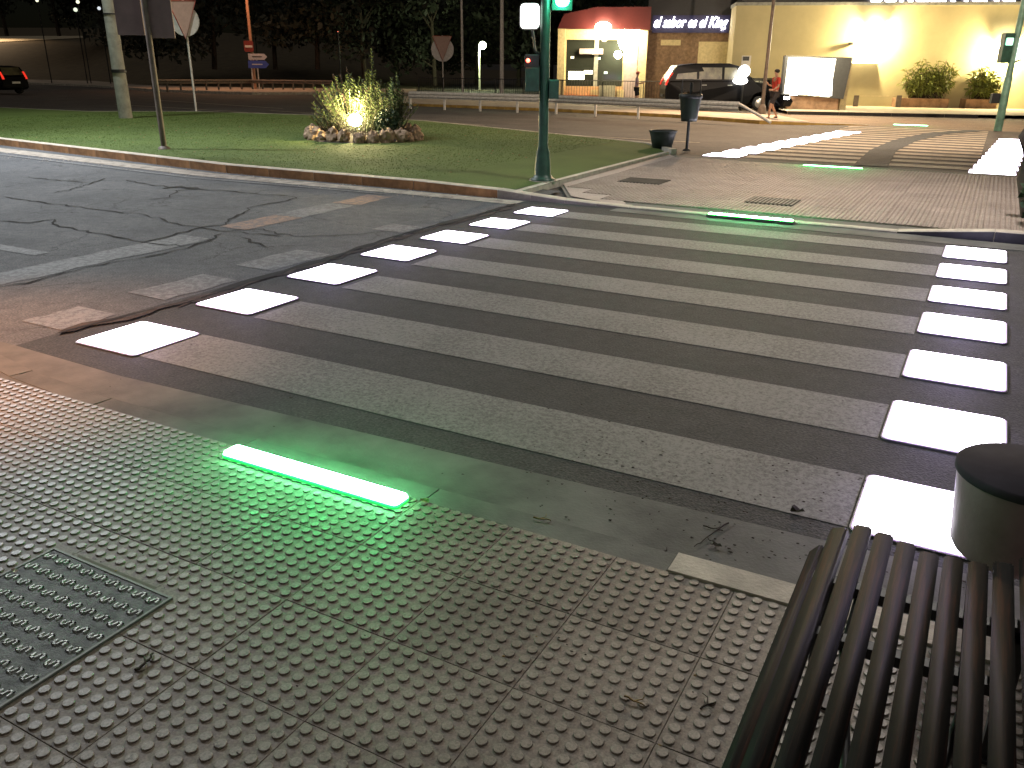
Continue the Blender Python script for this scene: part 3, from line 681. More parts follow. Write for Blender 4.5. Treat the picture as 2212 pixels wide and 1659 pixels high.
mb = MB(); mb.tube([b2+Vector((0, 0, 10.4)), b2+Vector((0, -1, 10.9)), b2+Vector((.6, -2.4, 11))], .06, 10); part('arm', mb, M['pole_grey'], t)
mb = MB(); mb.box(-.15, .15, -.4, .4, -.06, .08, Matrix.Translation(b2+Vector((.6, -2.6, 11)))); part('lamp_head', mb, M['dark'], t)
COOL = (.88, .93, 1.0); NEUT = (1, .94, .86); SOD = (1, .50, .25); WARM = (1, .80, .45)
lamp('SPOT', b2+Vector((.6, -2.6, 10.9)), 3200, (.93, 1, .9), .3, b2+Vector((4, -2.6, 0)), 150, .8, t)  # light assumed at the post's unseen head

def round_sign(u, v, ru, up, label, tall):
    """round disc behind with an inverted triangle in front; (u,v) base pixel"""
    b = G(u, v, .13 if tall else 0.05); F_ = frameM(b)
    t = thing('road_sign', label, 'road sign', b, None)
    return t, b, F_
for (ub, vb, cu, cv, rr, triw, tt, tb, label, zo) in ((424, 240, 404, 45, 31, (374, 434), 2, 86, 'large round sign back with a pinkish inverted triangle sign in front, on the grass island', .13),
                                                 (958, 205, 959, 107, 24.5, (938, 979), 78, 132, 'small round sign with a pinkish inverted triangle behind the guardrail', .0)):
    b = G(ub, vb, zo); F_ = frameM(b); X = F_.to_3x3().col[0]
    t = thing('road_sign', label, 'road sign', b)
    def L(u, v): p = H(u, v, b); return (p-b).dot(X), p.z-b.z
    cx, cz = L(cu, cv); r = abs(L(cu+rr, cv)[0]-cx); cx *= 1
    top = L(cu, tt)[1]
    sx = L(cu, cv)[0]
    # the post is plumb, the plates sit on its axis
    mb = MB(); mb.tube([b, b+Vector((0, 0, top+.05))], .035 if zo else .05, 12); part('post', mb, M['steel'], t)
    mb = MB(); n = 36; mb.prism([(r*math.cos(6.283*k/n), r*math.sin(6.283*k/n)) for k in range(n)], 0, .012, F_@Matrix.Translation((0, .05, cz))@Matrix.Rotation(R(90), 4, 'X')); part('disc', mb, M['sign_back'], t)
    mb = MB(); mb.tube([F_@Vector((r*.99*math.cos(6.283*k/n), .05, cz+r*.99*math.sin(6.283*k/n))) for k in range(n+1)], .012, 5); part('disc_rim', mb, M['steel'], t)
    hw = (L(triw[1], cv)[0]-L(triw[0], cv)[0])/2; z0 = L(cu, tb)[1]; z1 = top
    Mt = F_@Matrix.Translation((0, .13, 0))@Matrix.Rotation(R(90), 4, 'X')
    mb = MB(); mb.prism([(-hw, z1), (hw, z1), (0, z0)][::-1], 0, .01, Mt); part('triangle', mb, M['sign_pink'], t)
    e = .05; mb = MB(); c = [F_@Vector((-hw, .14, z1)), F_@Vector((hw, .14, z1)), F_@Vector((0, .14, z0)), F_@Vector((-hw, .14, z1))]
    mb.tube(c, .022, 6); part('triangle_edge', mb, M['sign_red'], t)

# ------------------------------------------------------------------ stone-ringed flower bed
bc = G(800, 300, .13); bc = Vector((-7.30, 12.3, .13)); RX, RY = 1.25, 1.05
rr = random.Random(4); RK = []
def rock_mesh(seed, s):
    b = bmesh.new(); bmesh.ops.create_icosphere(b, subdivisions=3, radius=1)
    for v in b.verts:
        n_ = noise.noise(v.co*1.3+Vector((seed*7.3, 0, 0)))*.45+noise.noise(v.co*3.1+Vector((0, seed*3.1, 0)))*.28+noise.noise(v.co*7+Vector((0, 0, seed)))*.1
        v.co = v.co*(1+n_); v.co = Vector((v.co.x*s[0], v.co.y*s[1], v.co.z*s[2]))
    me = bpy.data.meshes.new('rock'); b.to_mesh(me); b.free(); me.materials.append(M['rock']); return me
NR = 24
where = ['at the left end', 'at the front left', 'at the front', 'at the front right', 'at the right end', 'at the back right', 'at the back', 'at the back left']
hue = []
for k in range(NR):
    a = 2*math.pi*k/NR+rr.uniform(-.04, .04)
    x, y = bc.x+RX*math.cos(a), bc.y+RY*math.sin(a)
    s = (rr.uniform(.12, .19), rr.uniform(.11, .16), rr.uniform(.11, .19))
    o = link('rock', rock_mesh(k, s), None, None, (x, y, zg(y)+.13+s[2]*.55)); o.rotation_euler.z = rr.uniform(0, 6)
    RK.append((a % (2*math.pi), o))
ordw = ['first', 'second', 'third', 'fourth', 'fifth', 'sixth', 'seventh', 'eighth', 'ninth', 'tenth', 'eleventh', 'twelfth', 'thirteenth']
uv_ = lambda o: (o.location-Vector(CAM)).dot(Vector(RT))/(o.location-Vector(CAM)).dot(Vector(FW))
side = lambda o: (o.location-bc).dot(Vector((FW[0], FW[1], 0))) > 0
for sd, nm in ((False, 'front'), (True, 'back')):
    for i, (_, o) in enumerate(sorted([q for q in RK if side(q[1]) == sd], key=lambda q: uv_(q[1]))):
        tagm(o, f'rough stone along the {nm} of the flower bed ring, {ordw[i]} from its left end', 'rock', 'stones ringing the flower bed')
mb = MB(); mb.lathe([(1.2, 0), (1.0, .08), (.4, .14), (0, .15)], bc, 24); struct(single('bed_soil', mb, M['twig'], bc))
def leaves_mb(cent, rad, n, size, seed, mb=None, up=.3, shell=.5, flat=1.):
    r = random.Random(seed); mb = mb or MB(); nn = 0
    while nn < n:
        v = Vector((r.gauss(0, 1), r.gauss(0, 1), r.gauss(0, 1))).normalized()*(r.random()**shell)
        p = Vector((cent[0]+v.x*rad[0], cent[1]+v.y*rad[1], cent[2]+v.z*rad[2]))
        d = Vector((r.gauss(0, 1), r.gauss(0, 1), r.gauss(0, 1)+up)).normalized(); s = size*r.uniform(.5, 1.3)
        e = d.cross(Vector((r.gauss(0, 1), r.gauss(0, 1), r.gauss(0, 1)))).normalized()
        mb.add([p-d*s*.5, p+e*s*.28, p+d*s*.6, p-e*s*.28], [(0, 1, 2, 3)]); nn += 1
    return mb
def spiky(c, rad, hgt, stems, lsize, seed, mb, lst, flare=.5):
    r = random.Random(seed)
    for k in range(stems):
        a = r.uniform(0, 6.283); q = r.random()**.6; x, y = c[0]+rad*q*math.cos(a)*.6, c[1]+rad*q*math.sin(a)*.6
        h = hgt*r.uniform(.55, 1)*(1-.35*q); tx, ty = c[0]+rad*q*math.cos(a)*(1+flare), c[1]+rad*q*math.sin(a)*(1+flare)
        p0 = Vector((x, y, c[2])); p1 = Vector((tx, ty, c[2]+h)); mb.tube([p0, p0.lerp(p1, .5)+Vector((0, 0, h*.1)), p1], [.006, .005, .003], 4, False)
        m = int(h/.028)
        for i in range(m):
            f = .12+.88*i/m; p = p0.lerp(p1, f)+Vector((0, 0, h*.1*math.sin(f*3.14))); an = i*2.4+k
            for sg in (0, 3.14):
                d = Vector((math.cos(an+sg), math.sin(an+sg), r.uniform(.3, 1.1))).normalized(); s = lsize*r.uniform(.6, 1.2); e = d.cross(Vector((0, 0, 1))).normalized()*s*.16
                lst.append((p, p+d*s*.5+e, p+d*s, p+d*s*.5-e))
def plant(c, rad, hgt, stems, lsize, seed, label, mt, flare=.5, cat='plant'):
    t = thing('bed_plant', label, cat, c)
    mb = MB(); lst = []; spiky(c, rad, hgt, stems, lsize, seed, mb, lst, flare)
    part('stem', mb, M['bark'], t)['kind'] = 'stuff'; m2 = MB()
    for q in lst: m2.add(q, [(0, 1, 2, 3)])
    part('foliage', m2, mt, t); return t
B = lambda x, y, z=.12: (bc.x+x, bc.y+y, bc.z+z)
plant(B(-.5, .2), .62, 1.35, 120, .075, 1, 'tall grey-green bushy plant at the left of the floodlit bed', M['leaf'])
plant(B(-.1, .5), .5, 1.45, 80, .07, 2, 'bushy green plant at the back of the floodlit bed', M['leaf'])
plant(B(.42, .35), .5, 1.2, 90, .07, 3, 'green plant right behind the floodlight in the bed', M['leaf'])
plant(B(-.72, -.15), .42, .6, 90, .06, 4, 'low grey spreading plant at the front left of the bed', M['leaf'])
plant(B(.15, -.2), .5, .62, 90, .055, 5, 'low leafy plant around the floodlight in the bed', M['leaf'])
plant(B(-.6, .5), .5, 1.6, 26, .05, 6, 'thin stalks with reddish flower spikes rising at the back left of the bed', M['leaf_pink'], .6)
plant(B(-.22, .7), .10, 2.35, 9, .07, 7, 'single tall feathery stalk rising highest from the bed', M['leaf'], .2)
t = plant(B(.85, .15), .13, 1.55, 22, .08, 8, 'narrow upright dark green plant at the right of the bed', M['leaf_dark'], .3)
t = thing('bed_shrub', 'rounded dark green shrub at the right end of the stone ring', 'shrub', B(.82, -.15, 0))
part('foliage', leaves_mb(B(.82, -.15, .36), (.33, .3, .32), 1500, .07, 9, shell=.35), M['leaf_dark'], t)
mb = MB(); mb.tube([B(.82, -.15, 0), B(.82, -.15, .5)], .03, 6); part('stem', mb, M['bark'], t)
fl = Vector(B(.02, -.30, .38))
t = thing('floodlight', 'small garden floodlight glowing warm white inside the flower bed', 'light', Vector(B(.02, -.30, 0)))
mb = MB(); mb.tube([Vector(B(.02, -.30, 0)), fl-Vector((0, 0, .08))], .02, 8); part('stake', mb, M['black'], t)
mb = MB(); mb.lathe([(.02, -.1), (.10, -.05), (.115, .0)], fl, 16); part('housing', mb, M['black'], t)
mb = MB(); mb.ball(fl+Vector((0, 0, .03)), .15, 20, 12, (1, 1, .9)); part('lens', mb, emis('flood_lens', (1, .86, .5), 60), t)
lamp('POINT', fl+Vector((0, -.02, .30)), 330, (1, .80, .38), .06, parent=t)

# ------------------------------------------------------------------ traffic signal posts
M['tl_green'] = emis('signal_green', (.05, 1, .55), 14); M['tl_red'] = emis('signal_red', (1, .06, .03), 12)
M['lit_white'] = emis('lit_white_panel', (1, .97, .93), 3.0)
gp = G(1172, 390, .075)
t = thing('traffic_signal', 'dark green signal post with a flared foot at the corner of the grass', 'traffic signal', gp)
mb = MB(); mb.lathe([(.19, 0), (.19, .03), (.15, .05), (.125, .1), (.105, .42), (.074, .50), (.072, 1.4), (.070, 4.3)], gp, 20); part('post', mb, M['green'], t)
mb = MB(); mb.lathe([(.22, -.005), (.22, .012), (.0, .012)], gp, 8, False); part('foot_plate', mb, M['kerb'], t)
def onp(u, v, b): p = H(u, v, b); return (p-b).dot(TV), p.z-b.z
FG = frameM(gp)
x0, z0 = onp(1192, 213, gp); x1, z1 = onp(1213, 172, gp)
cxg = (onp(1190, 190, gp)[0])
mb = MB(); mb.bbox(.07, .21, -.1, .1, z0, z1, .01); mb.v = [tuple(FG@Vector(v)) for v in mb.v]; part('control_box', mb, M['green'], t)
# pedestrian signal head with its red figure, seen edge-on at the left of the post
mb = MB(); mb.bbox(-.28, -.08, -.12, .12, onp(1170, 197, gp)[1], onp(1170, 146, gp)[1], .01); mb.v = [tuple(FG@Vector(v)) for v in mb.v]; part('signal_housing', mb, M['green'], t)
mb = MB(); mb.bbox(-.29, -.09, -.1, .1, onp(1170, 146, gp)[1], onp(1170, 118, gp)[1], .01); mb.v = [tuple(FG@Vector(v)) for v in mb.v]; part('signal_hood', mb, M['dark'], t)
_, zr = onp(1163, 131, gp); mb = MB(); mb.ball(FG@Vector((-.245, .105, zr)), .028, 12, 8); part('red_lens', mb, M['tl_red'], t)
_, za = onp(1175, 62, gp); _, zb = onp(1175, 8, gp)
mb = MB(); P = rrect(-.36, -.09, za, zb, .06); mb.prism(P, -.06, .06, FG@Matrix.Rotation(R(90), 4, 'X')); part('lit_panel', mb, M['lit_white'], t)
mb = MB(); P = rrect(-.375, -.075, za-.015, zb+.015, .07); mb.prism(P, .0, .03, FG@Matrix.Translation((0, -.05, 0))@Matrix.Rotation(R(90), 4, 'X')); part('panel_back', mb, M['dark'], t)
mb = MB(); mb.tube([FG@Vector((-.19, 0, za)), FG@Vector((-.14, 0, za-.3)), FG@Vector((-.07, 0, onp(1175, 118, gp)[1]))], .02, 8); part('bracket', mb, M['dark'], t)
_, zg1 = onp(1238, 6, gp)
mb = MB(); mb.bbox(.085, .37, -.1, .06, zg1-.10, zg1+.75, .02); mb.v = [tuple(FG@Vector(v)) for v in mb.v]; part('signal_head', mb, M['green'], t)
mb = MB(); mb.prism(rrect(.13, .33, zg1-.06, zg1+.14, .08), 0, .03, FG@Matrix.Translation((0, .09, 0))@Matrix.Rotation(R(90), 4, 'X')); part('green_lens', mb, M['tl_green'], t)
lamp('POINT', FG@Vector((.22, .25, zg1)), 14, (.1, 1, .6), .05, parent=t)

rp = G(2155, 283)
FR = frameM(rp)
def onr(u, v): p = H(u, v, rp); return (p-rp).dot(TV), p.z-rp.z
t = thing('traffic_signal', 'leaning-looking tall green signal post beyond the far crossing at the right', 'traffic signal', rp)
mb = MB(); mb.tube([rp, rp+Vector((0, 0, 1.6)), rp+Vector((0, 0, 1.65)), rp+Vector((0, 0, 4.6))], [.12, .115, .095, .085], 16); part('post', mb, mat('faded_green_post', (.10, .20, .15), .5, var=.4, scale=4), t)
_, zz = onr(2165, 90)
mb = MB(); mb.bbox(-.42, -.12, -.12, .12, zz-.62, zz+.25, .03); mb.v = [tuple(FR@Vector(v)) for v in mb.v]; part('signal_head', mb, M['green'], t)
mb = MB(); mb.prism(rrect(-.38, -.16, zz-.11, zz+.11, .03), 0, .03, FR@Matrix.Translation((0, .15, 0))@Matrix.Rotation(R(90), 4, 'X')); part('green_lens', mb, emis('signal_cyan', (.02, .8, .55), 1.0), t)
mb = MB(); mb.bbox(.12, .36, -.14, .14, zz-.50, zz+.12, .03); mb.v = [tuple(FR@Vector(v)) for v in mb.v]; part('side_signal', mb, M['lit_white'], t)
_, z5 = onr(2175, 215)
mb = MB(); mb.bbox(-.36, .0, -.18, -.06, z5-.12, z5+.18, .02); mb.v = [tuple(FR@Vector(v)) for v in mb.v]; part('push_button_box', mb, M['dark'], t)
mb = MB(); mb.tube([FR@Vector((.0, 0, zz-.62)), FR@Vector((.3, 0, zz-.5))], .025, 8); part('bracket', mb, M['dark'], t)

# far-right edge: second signal head seen from behind and a street tree
tb = Vector((5.68, 8.75, .0))
t = thing('street_tree', 'dark tree at the right edge of the median with its trunk beside the glowing squares', 'tree', tb)
mb = MB(); mb.tube([tb, tb+Vector((-.16, .0, .5)), tb+Vector((-.24, .05, .95)), tb+Vector((.0, .05, 1.5)), tb+Vector((.45, 0, 2.3)), tb+Vector((.7, .2, 3.6))], [.10, .085, .08, .08, .075, .06], 12)
mb.tube([tb+Vector((.45, 0, 2.3)), tb+Vector((1.2, .5, 3.6))], [.07, .03], 8); mb.tube([tb+Vector((.3, 0, 2.0)), tb+Vector((1.1, -.7, 3.4))], [.06, .03], 8); part('trunk', mb, M['bark'], t)
mb = MB()
for k in range(9): leaves_mb((tb.x+rr.uniform(1.2, 2.9), tb.y+rr.uniform(-1.4, 1.2), rr.uniform(2.9, 4.6)), (.7, .7, .5), 420, .13, 60+k, mb)
part('crown', mb, M['leaf_dark'], t)
t = thing('low_shrub', 'dark green clump of shoots at the foot of the tree at the right edge', 'shrub', (5.85, 8.2, .02))
part('foliage', leaves_mb((5.80, 8.2, .42), (.3, .35, .42), 900, .10, 80), M['leaf_dark'], t)

# ------------------------------------------------------------------ bin on a post and the plant tub
pb = G(1483, 326, .0); FP = frameM(pb)
t = thing('post_litter_bin', 'dark green litter bin on a thin post at the median corner', 'litter bin', pb)
def hp(v): return H(1483, v, pb).z-pb.z
mb = MB(); mb.tube([pb, pb+Vector((0, 0, hp(178)))], .032, 10); mb.lathe([(.09, 0), (.08, .03), (.035, .05)], pb, 10); part('post', mb, M['dark'], t)
mb = MB(); mb.lathe([(0, hp(262)), (.165, hp(262)), (.175, hp(255)), (.225, hp(212)), (.235, hp(203)), (.2, hp(203)), (.16, hp(255))], pb+Vector((0, -.0, 0)), 24); part('bucket', mb, mat('green_black_bin', (.008, .014, .012), .45, var=.4), t)
mb = MB(); mb.lathe([(.23, hp(212)), (.247, hp(211)), (.247, hp(204)), (.22, hp(203))], pb, 24); part('rim', mb, M['dark'], t)
mb = MB(); mb.tube([pb+TV*-.2+Vector((0, 0, hp(205))), pb+TV*-.19+Vector((0, 0, hp(172))), pb+TV*.19+Vector((0, 0, hp(172))), pb+TV*.2+Vector((0, 0, hp(205)))], .014, 8); part('hoop', mb, M['dark'], t)
pt = G(1430, 319, .085); hh = lambda v: H(1430, v, pt).z-pt.z
t = thing('plant_tub', 'dark flared plastic tub on the grass edge beside the post bin', 'tub', pt)
mb = MB(); mb.lathe([(0, 0), (.205, 0), (.26, hh(292)), (.285, hh(285)), (.30, hh(283)), (.30, hh(281)), (.26, hh(283)), (.22, .1), (0, .1)], pt, 28); part('pot', mb, mat('dark_tub', (.035, .042, .042), .45, var=.3), t)
mb = MB(); mb.lathe([(.24, hh(290)), (.1, hh(284)), (0, hh(285))], pt, 20); part('soil', mb, M['rock'], t)

# ------------------------------------------------------------------ far verge, guardrail, railing
def line_pts(px, dz=0): return [G(u, v, dz) for u, v in px]
KY = line_pts([(700, 214), (890, 229), (1200, 241), (1450, 254), (1640, 268)], -.03)
ky = kroot('verge_kerb')
KYo = [(p.x, p.y, .10) for p in KY]
kerb_row('k', KYo, .16, (M['kerb'], M['kerb_yellow']), parent=ky, length=2.5, gap=.01)
a, b = KY[-1], KY[-1]+Vector((2.2, 2.4, 0)); kerb_row('k', [(a.x, a.y, .10), (a.x+1.6, a.y+.5, .06), (a.x+3.4, a.y+1.8, .0)], .16, (M['kerb'], M['kerb_yellow']), parent=ky, length=1.2)
verge = struct(sheet('verge', [(p.x, p.y+.13) for p in KY]+[(KY[-1].x+1.6, KY[-1].y+.63), (KY[-1].x-.4, KY[-1].y+5), (-13, 37.5), (-24, 42), (KY[0].x-3, KY[0].y+8)], .09, M['pave']))
# guardrail: two parallel corrugated beams on paired posts
GP = line_pts([(885, 229), (1200, 240), (1592, 262)], .09)
def beam(mb, a, b, z0, side):
    d = (b-a); d.z = 0; L_ = d.length; d.normalize(); n = Vector((-d.y, d.x, 0))*side
    prof = [(0, .0), (.0, .03), (.05, .07), (.05, .12), (0, .155), (.05, .19), (.05, .24), (0, .28), (0, .31)]
    V = []
    for q in (a, b):
        for (o_, h) in prof: V.append((q.x+n.x*o_, q.y+n.y*o_, q.z+z0+h))
        for (o_, h) in prof[::-1]: V.append((q.x+n.x*(o_-.006), q.y+n.y*(o_-.006), q.z+z0+h))
    m = len(prof)*2; mb.add(V, [(i, (i+1) % m, m+(i+1) % m, m+i) for i in range(m)]+[tuple(range(m))[::-1], tuple(range(m, 2*m))])
t = thing('guardrail', 'double-wave galvanised guardrail along the far verge in front of the restaurant', 'guardrail', GP[0])
tot = [(GP[0], GP[1]), (GP[1], GP[2])]
for a, b in tot:
    n = max(1, round((b-a).length/4))
    for k in range(n):
        p, q = a.lerp(b, k/n), a.lerp(b, (k+1)/n)
        mb = MB(); beam(mb, p, q+(q-p).normalized()*.02, .33, -1); part('rail_beam', mb, M['steel'], t)
        d = (q-p).normalized(); nn = Vector((-d.y, d.x, 0))
        for s in (0, .5):
            c = p.lerp(q, s); mb = MB(); mb.box(-.04, .04, .02, .10, -.15, .60, Matrix.Translation(c)); mb.box(-.06, .06, -.0, .16, .40, .56, Matrix.Translation(c)); part('rail_post', mb, M['steel'], t)
d = (GP[2]-GP[1]).normalized(); e0 = GP[2]
mb = MB()
mb.tube([e0+Vector((0, 0, .57)), e0+d*.9+Vector((0, 0, .2)), e0+d*1.3+Vector((0, 0, .02))], .05, 8)
part('curled_end', mb, M['steel'], t)
# pedestrian railing behind it
RP = line_pts([(905, 210), (1130, 218), (1300, 222), (1480, 227), (1640, 236)], .0)
rails = [(0, 'thin dark railing panel at the far left of the fence, before the unlit field'), (1, 'dark railing panel behind the green signal post'), (2, 'dark railing panel in front of the restaurant window'), (3, 'dark railing panel in front of the parked black car')]
for (i, lb) in rails:
    a, b = RP[i], RP[i+1]; L_ = (b-a).length; d = (b-a).normalized()
    t = thing('railing', lb, 'railing', a, 'dark pedestrian railings'); hR = 1.22
    for z_, nm in ((hR, 'top_rail'), (.18, 'bottom_rail')):
        mb = MB(); mb.tube([a+Vector((0, 0, z_)), b+Vector((0, 0, z_))], .028 if z_ > 1 else .02, 6); part(nm, mb, M['dark'], t)
    n = max(2, round(L_/2.4))
    for k in range(n+1):
        p = a.lerp(b, k/n); mb = MB(); mb.tube([p, p+Vector((0, 0, hR))], .03, 6); part('post', mb, M['dark'], t)
    mb = MB(); nb = int(L_/.16)
    for k in range(nb): p = a.lerp(b, (k+.5)/nb); mb.box(-.008, .008, -.008, .008, .18, hR, Matrix.Translation(p))
    part('bar', mb, M['dark'], t)['kind'] = 'stuff'

# ------------------------------------------------------------------ restaurant
M['wall_y'] = mat('cream_render_wall', (.55, .47, .27), .9, var=.10, scale=.8, bump=.25, bscale=25)
M['wall_b'] = mat('thin_stone_cladding', (.26, .17, .11), .85, var=.35, scale=6, bump=.4)
M['red'] = mat('red_canopy_panel', (.09, .012, .014), .5, var=.08)
M['fascia'] = mat('black_fascia', (.02, .02, .024), .5)
M['cream'] = mat('cream_frame', (.62, .52, .30), .7)
M['glass'] = mat('dark_window_glass', (.03, .035, .03), .06, var=.05, spec=.8)
M['pinkcol'] = mat('pinkish_column', (.45, .36, .36), .7)
O = G(1870, 234); TA = R(21); TB = Vector((math.cos(TA), math.sin(TA), 0)); NB = Vector((TB.y, -TB.x, 0))
zB = O.z
FB = Matrix(((TB.x, NB.x, 0, O.x), (TB.y, NB.y, 0, O.y), (0, 0, 1, O.z), (0, 0, 0, 1)))   # x along facade, y toward the street
FBi = FB.inverted()
def PB(u, v, dep=0.):
    """pixel -> (along, height) on the facade plane shifted dep metres toward the street"""
    d = ray(u, v); o = FB@Vector((0, dep, 0)); n = np.array([NB.x, NB.y, 0]); t_ = ((np.array(o)-CAM)@n)/(d@n)
    q = FBi@Vector(CAM+t_*d); return q.x, q.z
def fbox(mb, u0, v0, u1, v1, y0, y1):
    a, b = PB(u0, v0, y1), PB(u1, v1, y1); mb.box(min(a[0], b[0]), max(a[0], b[0]), y0, y1, min(a[1], b[1]), max(a[1], b[1]), FB)
def lbox(mb, x0, x1, y0, y1, z0, z1): mb.box(x0, x1, y0, y1, z0, z1, FB)
rest = thing('restaurant', 'low restaurant with cream wall, stone cladding, red canopy corner and lit signs', 'building', O)
xl, zt = PB(1592, 12); 
mb = MB(); lbox(mb, xl, 26, -14, 0, -.3, zt); part('wall', mb, M['wall_y'], rest)
mb = MB(); lbox(mb, xl-.06, 26.1, -14, .08, zt, zt+.16); part('wall_coping', mb, M['pole_grey'], rest)
mb = MB(); lbox(mb, xl+.3, 26, -14, -.25, zt+.16, zt+3.2); part('roof_parapet', mb, M['fascia'], rest)
# stone wall set back behind the cream wall
DB = -3.0
xa, zf = PB(1400, 66, DB); 
mb = MB(); lbox(mb, xa, xl, DB-9, DB, -.4, zf); part('stone_wall', mb, M['wall_b'], rest)
mb = MB(); r7 = random.Random(9); z = 0
while z < zf-.03:
    hgt = r7.choice((.09, .12, .16)); x = xa
    while x < xl:
        Lx = r7.uniform(.25, .8); lbox(mb, x+.01, min(xl, x+Lx)-.01, DB, DB+r7.uniform(.02, .06), z+.008, min(z+hgt, zf)-.004); x += Lx
    z += hgt
part('cladding_stone', mb, M['wall_b'], rest)['kind'] = 'stuff'
mb = MB(); lbox(mb, xa-.05, xl+.25, DB-1, DB+.25, zf, zf+4.2); part('fascia', mb, M['fascia'], rest)
mb = MB(); fbox(mb, 1510, 90, 1562, 216, DB, DB+.10); part('service_door', mb, M['cream'], rest)
mb = MB(); fbox(mb, 1562, 90, 1588, 216, DB, DB+.08); part('side_panel', mb, M['pole_grey'], rest)
mb = MB(); fbox(mb, 1428, 86, 1470, 98, DB+.03, DB+.10); part('vent', mb, M['cream'], rest)
mb = MB(); fbox(mb, 1384, 206, 1405, 230, DB, DB+.3)
# red canopy corner pavilion
DR = -2.0
xr0, zc0 = PB(1206, 62, DR); xr1, _ = PB(1404, 66, DR); _, zc1 = PB(1330, 16, DR)
xq, _ = PB(1262, 20, DR)
mb = MB()
P_ = [(xr0, zc0), (xr1, zc0-.06), (xr1, zc1), (xr0+2.2, zc1), (xr0+.35, zc0+.75)]
mb.prism(P_, -9, 0.5, FB@Matrix.Translation((0, DR, 0))@Matrix(((1, 0, 0, 0), (0, 0, 1, 0), (0, 1, 0, 0), (0, 0, 0, 1)))); part('red_canopy', mb, M['red'], rest)
mb = MB(); lbox(mb, xr0, xr0+.42, DR-.4, DR+.1, -.4, zc0); part('corner_column', mb, M['cream'], rest)
mb = MB(); fbox(mb, 1382, 66, 1391, 222, DR-.3, DR+.05); part('corner_column', mb, M['cream'], rest)
mb = MB(); fbox(mb, 1352, 70, 1372, 222, DR-.3, DR-.0); part('pink_column', mb, M['pinkcol'], rest)
mb = MB(); fbox(mb, 1210, 63, 1382, 86, DR-.4, DR-.05); part('lintel', mb, M['cream'], rest)
# lit lintel lamp box, interior, glazing
gl0, gz0 = PB(1218, 186, DR-.3); gl1, gz1 = PB(1352, 84, DR-.3)
mb = MB(); fbox(mb, 1218, 84, 1350, 186, DR-.32, DR-.28); part('window_pane', mb, M['glass'], rest)
for u in (1217, 1285, 1348): 
    mb = MB(); fbox(mb, u, 84, u+3.5, 216, DR-.30, DR-.18); part('window_post', mb, M['pole_grey'] if u == 1285 else M['cream'], rest)
M['pane_glow'] = emis('warm_pane_glow', (1, .93, .62), 4)
mb = MB(); fbox(mb, 1228, 154, 1262, 172, DR-.28, DR-.262); fbox(mb, 1262, 152, 1280, 160, DR-.28, DR-.262); part('glowing_pane_patch', mb, M['pane_glow'], rest)  # warm glowing patches on the window pane
for (u, v, c_) in ((1236, 124, 'pane_glow'), (1282, 115, 'tl_green'), (1293, 126, 'tl_green'), (1308, 157, 'tl_green'), (1355, 164, 'pane_glow')):
    mb = MB(); fbox(mb, u-3, v-2.5, u+4, v+2.5, DR-.28, DR-.26); part('small_lamp', mb, emis('indoor_green_lamp', (.1, .8, .6), 1.2) if c_ == 'tl_green' else emis('indoor_warm_lamp', (1, .9, .6), 1.2), rest)
M['brickred'] = mat('terracotta_bench', (.45, .16, .07), .7)
M['peach'] = mat('peach_panel', (.62, .38, .20), .7, var=.2)
mb = MB(); fbox(mb, 1212, 186, 1352, 218, DR-.45, DR-.10); part('dwarf_wall', mb, M['peach'], rest)
mb = MB(); fbox(mb, 1216, 205, 1290, 217, DR-.1, DR+.3); part('red_seat', mb, M['brickred'], rest)
mb = MB(); fbox(mb, 1294, 185, 1328, 216, DR-.1, DR+.3); part('grey_counter', mb, mat('corrugated_grey', (.35, .34, .27), .6), rest)
for u0 in (1276, 1332):
    mb = MB()
    for k in range(4):
        fbox(mb, u0+k*4, 192+2, u0+k*4+2.5, 213, DR-.1, DR+.12)
    part('white_grille', mb, M['cream'], rest)
mb = MB(); xx0, zz0 = PB(1248, 117, DR+.3); fbox(mb, 1252, 105, 1302, 117, DR-.28, DR+.05); part('shelf_lamp', mb, M['pinkcol'], rest)
lampW = emis('entrance_lamp', (1, .88, .55), 45)
mb = MB(); xx, zz = PB(1303, 60, DR+.7); mb.ball(FB@Vector((xx, DR+.8, zz)), .40, 16, 10, (1.2, 1, .8)); part('entrance_lamp', mb, lampW, rest)
mb = MB(); xx2, zz2 = PB(1348, 82, DR+.2); mb.ball(FB@Vector((xx2, DR+.3, zz2-.1)), .32, 14, 10, (1, 1, 1.7)); mb.ball(FB@Vector((xx2-.3, DR+.3, zz2-.9)), .22, 14, 10); xx3, zz3 = PB(1375, 74, DR+.2); mb.ball(FB@Vector((xx3, DR+.3, zz3)), .30, 14, 10, (1.1, 1, .8)); part('entrance_lamp', mb, lampW, rest)
lamp('POINT', FB@Vector((xx, DR+1.4, zz-.5)), 500, WARM, .15, parent=rest)
lamp('POINT', FB@Vector((xx2+.6, DR+1.4, zz2-.6)), 160, WARM, .15, parent=rest)
